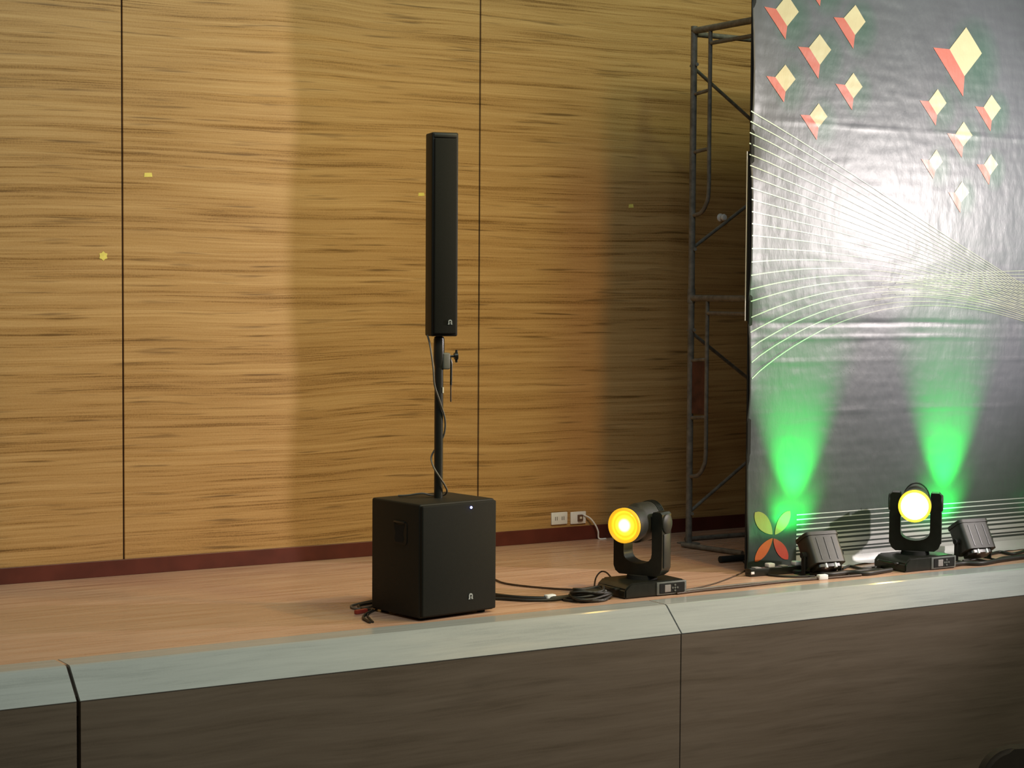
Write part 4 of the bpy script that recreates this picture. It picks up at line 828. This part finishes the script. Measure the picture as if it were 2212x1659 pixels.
# white stripes along the foot, thicker lower down
STRIPES = ((0.316, 0.322, 0.0, 0.0), (0.287, 0.294, 0.0, 0.0), (0.257, 0.263, 0.0, 0.0), (0.226, 0.234, 0.0, 0.0), (0.197, 0.207, 0.0, 0.0), (0.17, 0.184, 0.0, 0.0), (0.137, 0.157, 0.0, 0.0), (0.108, 0.127, 0.0, 0.0), (0.09, 0.098, 0.0, 0.0), (0.006, 0.077, 0.0, 0.0))
for z0, z1, z0r, z1r in STRIPES:
    bm = NB()
    n = 40
    prev = None
    for i in range(n + 1):
        u = i / n
        x = 7.313 + (BX1 - 7.313) * u
        q = (bm.verts.new(onsheet(x, z0)), bm.verts.new(onsheet(x, z1)))
        if prev:
            bm.faces.new((prev[0], q[0], q[1], prev[1]))
        prev = q
    flat_obj('printed_stripe', bm, 'p_white', sheet)
# four petals of the printed flower
PETALS = (((6.998, 0.352), (7.13, 0.215), 0.044, 'p_lime'), ((7.262, 0.345), (7.15, 0.212), 0.038, 'p_lime'), ((7.0, 0.063), (7.133, 0.192), 0.034, 'p_orange'), ((7.251, 0.059), (7.139, 0.189), 0.034, 'p_scarlet'))
for (tip, basep, wd, mname) in PETALS:
    bm = NB()
    n = 14
    dx, dz = basep[0] - tip[0], basep[1] - tip[1]
    L = math.hypot(dx, dz)
    px, pz = -dz / L, dx / L
    prev = None
    for i in range(n + 1):
        u = i / n
        w = wd * math.sin(PI * u ** 0.85) ** 0.75 if 0 < u < 1 else 0.001
        row = []
        for s in (-1, -.33, .33, 1):
            row.append(bm.verts.new(onsheet(tip[0] + dx * u + px * w * s, tip[1] + dz * u + pz * w * s, 0.0028)))
        if prev:
            for k in range(3):
                bm.faces.new((prev[k], prev[k + 1], row[k + 1], row[k]))
        prev = row
    flat_obj('printed_petal', bm, mname, sheet)
# folded hem behind the left edge
bm = NB(); box(bm, -0.017, -0.0115, 0.020, 0.024, 1.47, 2.45, 0.001, 1)
obj('hem_strip', bm, 'p_white', ban)
bm = NB(); box(bm, 0.0, 0.03, 0.006, 0.022, 0.02, BZ1, 0.004, 1)
obj('edge_batten', bm, 'deep', ban)
bm = NB(); box(bm, -0.0115, 0.03, 0.0225, 0.027, 1.47, 2.45, 0.001, 1)  # darkness of the gap beside the hem, put in as a black strip
obj('hem_gap_dark', bm, 'deep', ban)
bm = NB(); box(bm, 0.03, BX1 - BX0 - 0.03, 0.02, 0.06, BZ1 - 0.08, BZ1 - 0.03, 0.004, 1)
obj('top_batten', bm, 'steel', ban)
# loose foot of the sheet lying on the floor
bm = NB()
g = []
for j in range(9):
    row = []
    for i in range(160):
        x = 7.36 + (BX1 - 7.36) * i / 159
        dpt = (0.09 + 0.03 * noise.noise((x * 3, 0, 0))) * j / 8
        zz = 0.004 + 0.012 * abs(noise.noise((x * 6, j * 0.35, 2))) * (j > 0) + 0.05 * max(0, 1 - j / 2.0) ** 2
        row.append(bm.verts.new((x - BX0, -0.006 - dpt, zz)))
    g.append(row)
for j in range(8):
    for i in range(159):
        bm.faces.new((g[j][i], g[j][i + 1], g[j + 1][i + 1], g[j + 1][i]))
fl = obj('loose_foot', bm, 'p_white', ban, 60)
fl['label'] = 'crumpled white lower edge lying on the floor'

# ================================================================== scaffold behind the backdrop
SX, SY0, SY1 = 7.41, 9.80, 8.86
sc = thing('scaffold_tower', 'grey steel scaffold tower half hidden behind the backdrop', 'scaffold', (SX, SY0, 0))


def tb(name, pts, r, m='steel', smooth=True):
    bm = NB()
    tube(bm, smooth_path(pts, 6) if (smooth and len(pts) > 2) else pts, r, 12)
    return obj(name, bm, m, sc, 60)


D = SY0 - SY1
for fx in (0.0, 1.83):
    for yy in (0.0, -D):
        bm = NB(); box(bm, fx - .055, fx + .055, yy - .055, yy + .055, 0.0, 0.01, 0.002, 1); obj('base_plate', bm, 'steel', sc)
    for z0, z1 in ((0.01, 1.625), (1.625, 3.335)):
        h = z1 - z0
        for yy in (0.0, -D):
            tb('post', [(fx, yy, z0), (fx, yy, z1)], 0.0215)
        if z0 > 1:
            for yy in (0.0, -D):
                bm = NB(); cyl(bm, (fx, yy, z0 - 0.06), (fx, yy, z0 + 0.03), 0.026, seg=14); obj('coupling_sleeve', bm, 'steel', sc, 40)
        tb('header_bar', [(fx, 0, z1 - 0.03), (fx, -D, z1 - 0.03)], 0.0215)
        tb('inner_header_bar', [(fx, -0.17, z1 - 0.125), (fx, -D + 0.17, z1 - 0.125)], 0.0135)
        for s, y0 in ((-1, 0.0), (1, -D)):
            zb = z0 + (0.50 if z0 > 1 else 0.43)
            tb('ladder_tube', [(fx, y0 + s * .17, z1 - 0.04), (fx, y0 + s * .17, zb + .5), (fx, y0 + s * .17, zb + .16), (fx, y0 + s * .145, zb + .07), (fx, y0 + s * .09, zb + .015), (fx, y0, zb)], 0.0135)
            for zr in ((z1 - 0.42), (z1 - 0.79)):
                tb('rung', [(fx, y0, zr - 0.015), (fx, y0 + s * .17, zr)], 0.0115)
bm = NB(); box(bm, -0.004, 0.004, -0.155, -0.022, 0.85, 1.19, 0.001, 1)
rp = obj('rung_plate', bm, 'rust', sc); rp['label'] = 'rusty red plate between two rungs'
for yy in (0.02, -D - 0.02):
    for za, zb in ((3.09, 1.91), (1.91, 3.09), (1.39, 0.20), (0.20, 1.39)):
        o_ = 0.012 if za > zb else -0.012
        tb('cross_brace', [(0.0, yy + o_, za), (1.83, yy + o_, zb)], 0.0115)
for yy in (-0.02,):
    for za in (3.09, 1.91, 1.39, 0.20):
        bm = NB(); cyl(bm, (0.0, -0.035, za), (0.03, 0.03, za), 0.012, seg=8); obj('brace_pin', bm, 'steel', sc, 40)
tb('tie_bar', [(0.02, 0.0, 3.285), (1.81, 0.0, 3.285)], 0.018)
# loose tubes lying by its foot
bm = NB(); tube(bm, [(7.46, 9.90, 0.016), (8.9, 9.90, 0.016)], 0.015, 10)
tag(obj('loose_steel_tube', bm, 'steel', None, 60), 'dark steel tube on the floor along the back of the scaffold', 'tube', 'loose tubes by the scaffold')
bm = NB(); tube(bm, [(7.27, 9.68, 0.018), (7.36, 9.18, 0.018)], 0.016, 10)
tag(obj('loose_steel_tube', bm, 'steel', None, 60), 'dark steel tube on the floor pointing from scaffold post to backdrop', 'tube', 'loose tubes by the scaffold')
bm = NB(); tube(bm, [(7.05, 9.01, 0.022), (7.9, 8.98, 0.022)], 0.02, 10)
tag(obj('loose_steel_tube', bm, 'deep', None, 60), 'short black tube on the floor just behind the backdrop edge', 'tube', 'loose tubes by the scaffold')


# ================================================================== flat LED uplights
def par(label, loc, rz, roll):
    t = thing('led_uplight', label, 'stage light', loc, rz, 'green uplights under the backdrop')
    # boxy can that leans towards the sheet, lens on its upper end
    T = Matrix.Translation((0, 0, 0.128)) @ Matrix.Rotation(math.radians(-31), 4, 'X') @ Matrix.Rotation(roll, 4, 'Y')

    def put(name, vfun, m, sm=35):
        bm = NB()
        vv = vfun(bm)
        bmesh.ops.transform(bm, matrix=T, verts=bm.verts[:])
        return obj(name, bm, m, t, sm)
    put('housing', lambda b: prism(b, rrect(0.225, 0.13, 0.03, 5), 'Z', -0.085, 0.10), 'fixture2')
    put('base_cover', lambda b: prism(b, rrect(0.17, 0.10, 0.025, 5), 'Z', -0.108, -0.085), 'fixture')
    put('front_rim', lambda b: prism(b, rrect(0.235, 0.14, 0.033, 5), 'Z', 0.085, 0.106), 'fixture2')
    put('lens_plate', lambda b: prism(b, rrect(0.20, 0.105, 0.025, 5), 'Z', 0.106, 0.1085), M['green_lens'])
    for k in (-1, 0, 1):
        put('cooling_rib', lambda b: box(b, k * 0.055 - 0.004, k * 0.055 + 0.004, -0.0675, -0.062, -0.07, 0.07, 0.002, 1), 'fixture')
    for s in (-1, 1):
        put('bracket_knob', lambda b: cyl(b, (s * .112, 0, -0.01), (s * .142, 0, -0.01), 0.017, seg=14), 'deep', 40)
        a = T @ Vector((s * .128, 0, -0.01))
        bm = NB()
        box(bm, a.x - .005, a.x + .005, a.y - .016, a.y + .016, 0.004, a.z + .015, 0.002, 1)
        box(bm, a.x - .006, a.x + .006, -0.10, 0.08, 0.0, 0.008, 0.002, 1)
        obj('floor_bracket', bm, 'deep', t, 40)
    for x in (-0.03, 0.035):
        put('cable_connector', lambda b: cyl(b, (x, -0.045, -0.115), (x, -0.045, -0.085), 0.011, seg=12), 'logo', 40)
    return t


M['green_lens'] = emit('green_led_face', (0.02, 1.0, 0.22), 9.0)
par('flat black uplight seen from behind, beside the printed flower', (7.285, 8.36, 0), math.radians(-6), 0.0)
par('flat black uplight seen from behind, right of the blazing moving head', (8.50, 8.36, 0), math.radians(-6), 0.0)
par('dark uplight cut off by the right edge of the picture', (9.62, 8.36, 0), math.radians(-6), 0.0)
for x in (7.285, 8.50, 9.62):
    spot('green_uplight_wash', (x, 8.425, 0.236), (x + 0.01, 8.62, 0.38), 40, (0.01, 1.0, 0.10), 92, 1.0, 0.03)
    spot('green_uplight_beam', (x, 8.425, 0.236), (x + 0.015, 8.62, 0.84), 400, (0.01, 1.0, 0.10), 54, 1.0, 0.03)

# ================================================================== wall fittings
def plate(name, label, x0, x1, z0, z1, cat):
    t = thing(name, label, cat, ((x0 + x1) / 2, WALL_Y, z0))
    w, h = x1 - x0, z1 - z0
    bm = NB(); box(bm, -w / 2, w / 2, -0.011, 0.0, 0, h, 0.004, 2)
    obj('cover_plate', bm, 'white', t, 40)
    return t, w, h


t, w, h = plate('wall_socket', 'white double wall socket with empty slots above the skirting', 6.672, 6.797, 0.112, 0.192, 'socket')
for s in (-1, 1):
    for q in (-1, 1):
        bm = NB(); box(bm, s * .026 + q * .007 - .003, s * .026 + q * .007 + .003, -0.0125, -0.010, h / 2 - .012, h / 2 + .012); obj('socket_slot', bm, 'slot', t)
t, w, h = plate('wall_socket', 'white wall socket with a brown plug, right of the empty socket', 6.822, 6.942, 0.108, 0.188, 'socket')
bm = NB(); box(bm, -0.008, 0.03, -0.024, -0.008, h / 2 - .022, h / 2 + .02, 0.003, 2); obj('brown_plug', bm, 'plug', t, 40)
bm = NB(); box(bm, 0.002, 0.02, -0.026, -0.022, h / 2 - .008, h / 2 + .008, 0.002, 1); obj('plug_centre', bm, 'ivory', t)
bm = NB(); tube(bm, smooth_path([(6.919, 10.297, 0.166), (6.966, 10.285, 0.14), (7.0, 10.275, 0.096), (7.018, 10.268, 0.053), (7.025, 10.268, 0.006), (7.055000000000001, 10.228000000000002, 0.006)], 6), 0.0055, 8)
tag(obj('white_cord', bm, 'white', None, 60), 'white cord hanging from the plugged wall socket to the floor', 'cord')
bm = NB()
lathe(bm, [(0, -0.001), (0.028, -0.001), (0.028, 0.004), (0.016, 0.012), (0.02, 0.03), (0.024, 0.04), (0.018, 0.052), (0, 0.056)], Matrix.Translation((8.035, WALL_Y, 2.143)) @ Matrix.Rotation(PI / 2, 4, 'X'), 20)
tag(obj('round_wall_sensor', bm, 'white', None, 40), 'small round white fitting on the wall behind the scaffold', 'wall fitting')
for x, z, w, h, lab in ((3.923, 2.283, .050, .026, 'small yellow patch on wall just right of the left seam'),
                        (5.700, 2.228, .045, .022, 'small yellow patch on wall right beside the column speaker'),
                        (7.288, 2.201, .040, .026, 'small yellow patch on wall left of the scaffold'),
                        (3.656, 1.818, .055, .055, 'painted yellow spot of light on wall left of the left seam')):
    bm = NB()
    if w == h:  # soft star of yellow light, painted as a flat shape on the wall
        pl = [(w / 2 * (1 if k % 2 else .72) * math.cos(PI * k / 6), w / 2 * (1 if k % 2 else .72) * math.sin(PI * k / 6)) for k in range(12)]
    else:  # plain four-sided yellow patch
        pl = [(-w / 2, -h / 2), (w / 2, -h / 2 + .003), (w / 2 - .004, h / 2), (-w / 2 + .003, h / 2 - .002)]
    prism(bm, [(x + a, z + b) for a, b in pl], 'Y', WALL_Y - 0.0016, WALL_Y)
    tag(obj('yellow_patch' if w != h else 'painted_light_spot', bm, 'tape'), lab, 'tape' if w != h else 'sticker')


# ================================================================== cables on the floor
def cable(label, pts, r, m='cable', cat='cable', name='floor_cable', zs=None):
    p3 = []
    for i, p in enumerate(pts):
        p3.append((p[0], p[1], (p[2] if len(p) > 2 else 0) + r + 0.0005))
    bm = NB()
    tube(bm, smooth_path(p3, 6), r, 8)
    return tag(obj(name, bm, m, None, 60), label, cat, 'cables on the stage floor')


cable('black cable on the floor running from subwoofer to the cable coil',
      [(5.21, 8.637), (5.232, 8.554), (5.297, 8.449), (5.417, 8.363), (5.536, 8.365), (5.673, 8.428), (5.814, 8.51)], 0.011, 'cable')
cable('second black cable alongside, from subwoofer to the cable coil',
      [(5.147, 8.533), (5.193, 8.49), (5.287, 8.386), (5.412, 8.332), (5.566, 8.366), (5.728, 8.451)], 0.008, 'cable')
cable('thin brown cable sagging from subwoofer to moving head',
      [(5.521, 9.129), (5.49, 8.953), (5.542, 8.793), (5.632, 8.649), (5.739, 8.535), (5.778, 8.458)], 0.0055, 'cable_brown')
cable('thin dark cable looping up beside the cable coil',
      [(5.749, 8.438), (5.783, 8.492, 0.03), (5.845, 8.566, 0.06), (5.886, 8.58, 0.085), (5.894, 8.538, 0.085), (5.885, 8.47, 0.06)], 0.0045, 'cable_brown')
cable('thin grey cable from left moving head to the right along the nosing',
      [(6.147, 8.231), (6.279, 8.247), (6.483, 8.262), (6.681, 8.264), (6.939, 8.253), (7.17, 8.241)], 0.006, 'cable_grey')
cable('dark cable from left moving head to the right, nearer the edge',
      [(6.11, 8.181), (6.273, 8.197), (6.497, 8.198), (6.738, 8.212), (6.974, 8.214), (7.205, 8.202), (7.44, 8.19)], 0.007, 'cable_brown')
cable('thin dark cable rising towards the power strip',
      [(6.235, 8.273), (6.446, 8.339), (6.672, 8.462), (6.885, 8.603), (7.005, 8.701)], 0.004, 'cable_brown')
cable('black cable sweeping from power strip under the flat uplight',
      [(7.311, 9.123), (7.206, 8.978), (7.078, 8.766), (7.003, 8.578), (6.982, 8.447), (7.053, 8.347), (7.181, 8.295)], 0.006, 'cable')
cable('tangled black cable under the first flat uplight',
      [(7.145, 8.539), (7.192, 8.43), (7.311, 8.446), (7.346, 8.323), (7.453, 8.284), (7.598, 8.285), (7.656, 8.211)], 0.012, 'cable')
cable('thick black cable between first flat uplight and bright moving head',
      [(7.204, 8.362), (7.263, 8.269), (7.405, 8.27), (7.475, 8.19), (7.596, 8.204), (7.706, 8.225)], 0.014, 'cable')
cable('black cable arching behind the first flat uplight',
      [(7.504, 8.421), (7.616, 8.486), (7.613, 8.381), (7.711, 8.369), (7.849, 8.399)], 0.008, 'cable')
cable('thick black cable lying right of the bright moving head',
      [(8.088, 8.179), (8.269, 8.207), (8.367, 8.152), (8.567, 8.195), (8.803, 8.222), (8.904, 8.211)], 0.014, 'cable')
cable('thin black cable curling by the second flat uplight',
      [(8.368, 8.306), (8.486, 8.307), (8.503, 8.209), (8.684, 8.288), (8.834, 8.296), (9.049, 8.364)], 0.008, 'cable')
cable('black cable at the foot of the backdrop near the right edge',
      [(8.671, 8.411), (8.856, 8.472), (8.87, 8.369), (9.167, 8.493)], 0.01, 'cable')
cable('grey cable looped on the floor left of the subwoofer',
      [(4.636, 8.823), (4.559, 8.781), (4.48, 8.743), (4.399, 8.69), (4.389, 8.598), (4.479, 8.628), (4.565, 8.662)], 0.006, 'cable_grey')
cable('black cable curled on the floor left of the subwoofer',
      [(4.629, 8.759), (4.526, 8.717), (4.441, 8.683), (4.41, 8.586), (4.438, 8.523), (4.351, 8.431), (4.292, 8.341), (4.268, 8.22)], 0.007, 'cable')
cable('thin black cable end hanging over the nosing by the subwoofer',
      [(4.478, 8.548), (4.403, 8.479), (4.347, 8.402), (4.31, 8.301), (4.286, 8.225)], 0.005, 'cable')

# black coil of cable left of the moving head
coil = thing('cable_coil', 'flattened coil of black cable beside the left moving head base', 'cable coil', (5.60, 8.27, 0))
for k in range(7):
    bm = NB()
    pts = []
    for a in range(25):
        th = 2 * PI * a / 24
        rr = 1 + 0.12 * math.sin(3 * th + k)
        pts.append(((0.13 - 0.007 * k) * rr * math.cos(th) + 0.010 * math.sin(k * 2.1), (0.085 - 0.005 * k) * rr * math.sin(th) + 0.008 * math.cos(k * 1.7),
                    0.008 + 0.0085 * k + 0.006 * math.sin(2 * th + k * 1.3) * (k > 0)))
    tube(bm, pts, 0.0075, 8)
    obj('cable_loop', bm, 'cable', coil, 60)
bm = NB(); box(bm, -0.03, 0.10, -0.03, 0.05, 0.0, 0.055, 0.012, 3)
obj('power_brick', bm, 'fixture2', coil, 40)

# power strip before the foot of the backdrop
ps = thing('power_strip', 'black power strip on the floor under the printed flower', 'power strip', (7.02, 8.50, 0), math.radians(-3))
bm = NB(); box(bm, -0.16, 0.27, -0.03, 0.03, 0.0, 0.045, 0.008, 2); obj('body', bm, 'fixture', ps, 40)
for k in range(4):
    bm = NB(); box(bm, -0.12 + k * .095, -0.075 + k * .095, -0.022, 0.022, 0.044, 0.068 if k in (1, 3) else 0.05, 0.005, 2); obj('outlet', bm, 'white' if k in (1, 3) else 'slot', ps, 40)
bm = NB(); box(bm, -0.158, -0.135, -0.034, -0.028, 0.015, 0.03, 0.002, 1); obj('switch', bm, 'white', ps)

# white wraps of tape around the cables
for x, y, rz, lab in ((5.419, 8.375, 0.1, 'white tape wrapped around cable between subwoofer and moving head'),
                      (7.160, 8.205, -0.1, 'white tape wrapped around cable in front of the flat uplight')):
    bm = NB(); box(bm, -0.031, 0.031, -0.017, 0.017, 0.0, 0.03, 0.006, 2, Matrix.Translation((x, y, 0)) @ Matrix.Rotation(rz, 4, 'Z'))
    tag(obj('cable_tape', bm, 'wtape', None, 40), lab, 'tape')
bm = NB(); box(bm, -0.04, 0.04, -0.012, 0.012, 0.0, 0.022, 0.006, 2, Matrix.Translation((4.36, 8.50, 0)) @ Matrix.Rotation(0.3, 4, 'Z'))
tag(obj('red_plug', bm, 'red', None, 40), 'small red plug on the floor left of the subwoofer', 'plug')

# back of a hall seat that just reaches into the corner of the view
seat = thing('hall_seat', 'dark rounded top of a hall seat in the bottom right corner', 'seat', (7.415, 6.9, -1.35), math.radians(-20))
bm = NB(); prism(bm, rrect(0.50, 0.46, 0.17, 8, 0, 0.632 - 0.23), 'Y', -0.05, 0.05)
bmesh.ops.bevel(bm, geom=[e for e in bm.edges if abs(e.verts[0].co.y - e.verts[1].co.y) < 1e-5], offset=0.02, segments=3, affect='EDGES')
obj('backrest', bm, 'seatcloth', seat, 50)
bm = NB(); box(bm, -0.22, 0.22, -0.5, -0.06, 0.26, 0.36, 0.03, 3); obj('seat_cushion', bm, 'seatcloth', seat, 40)
for q in (-1, 1):
    bm = NB(); box(bm, q * 0.24 - 0.02, q * 0.24 + 0.02, -0.45, 0.03, 0.0, 0.42, 0.01, 2); obj('seat_side', bm, 'polemat', seat, 40)
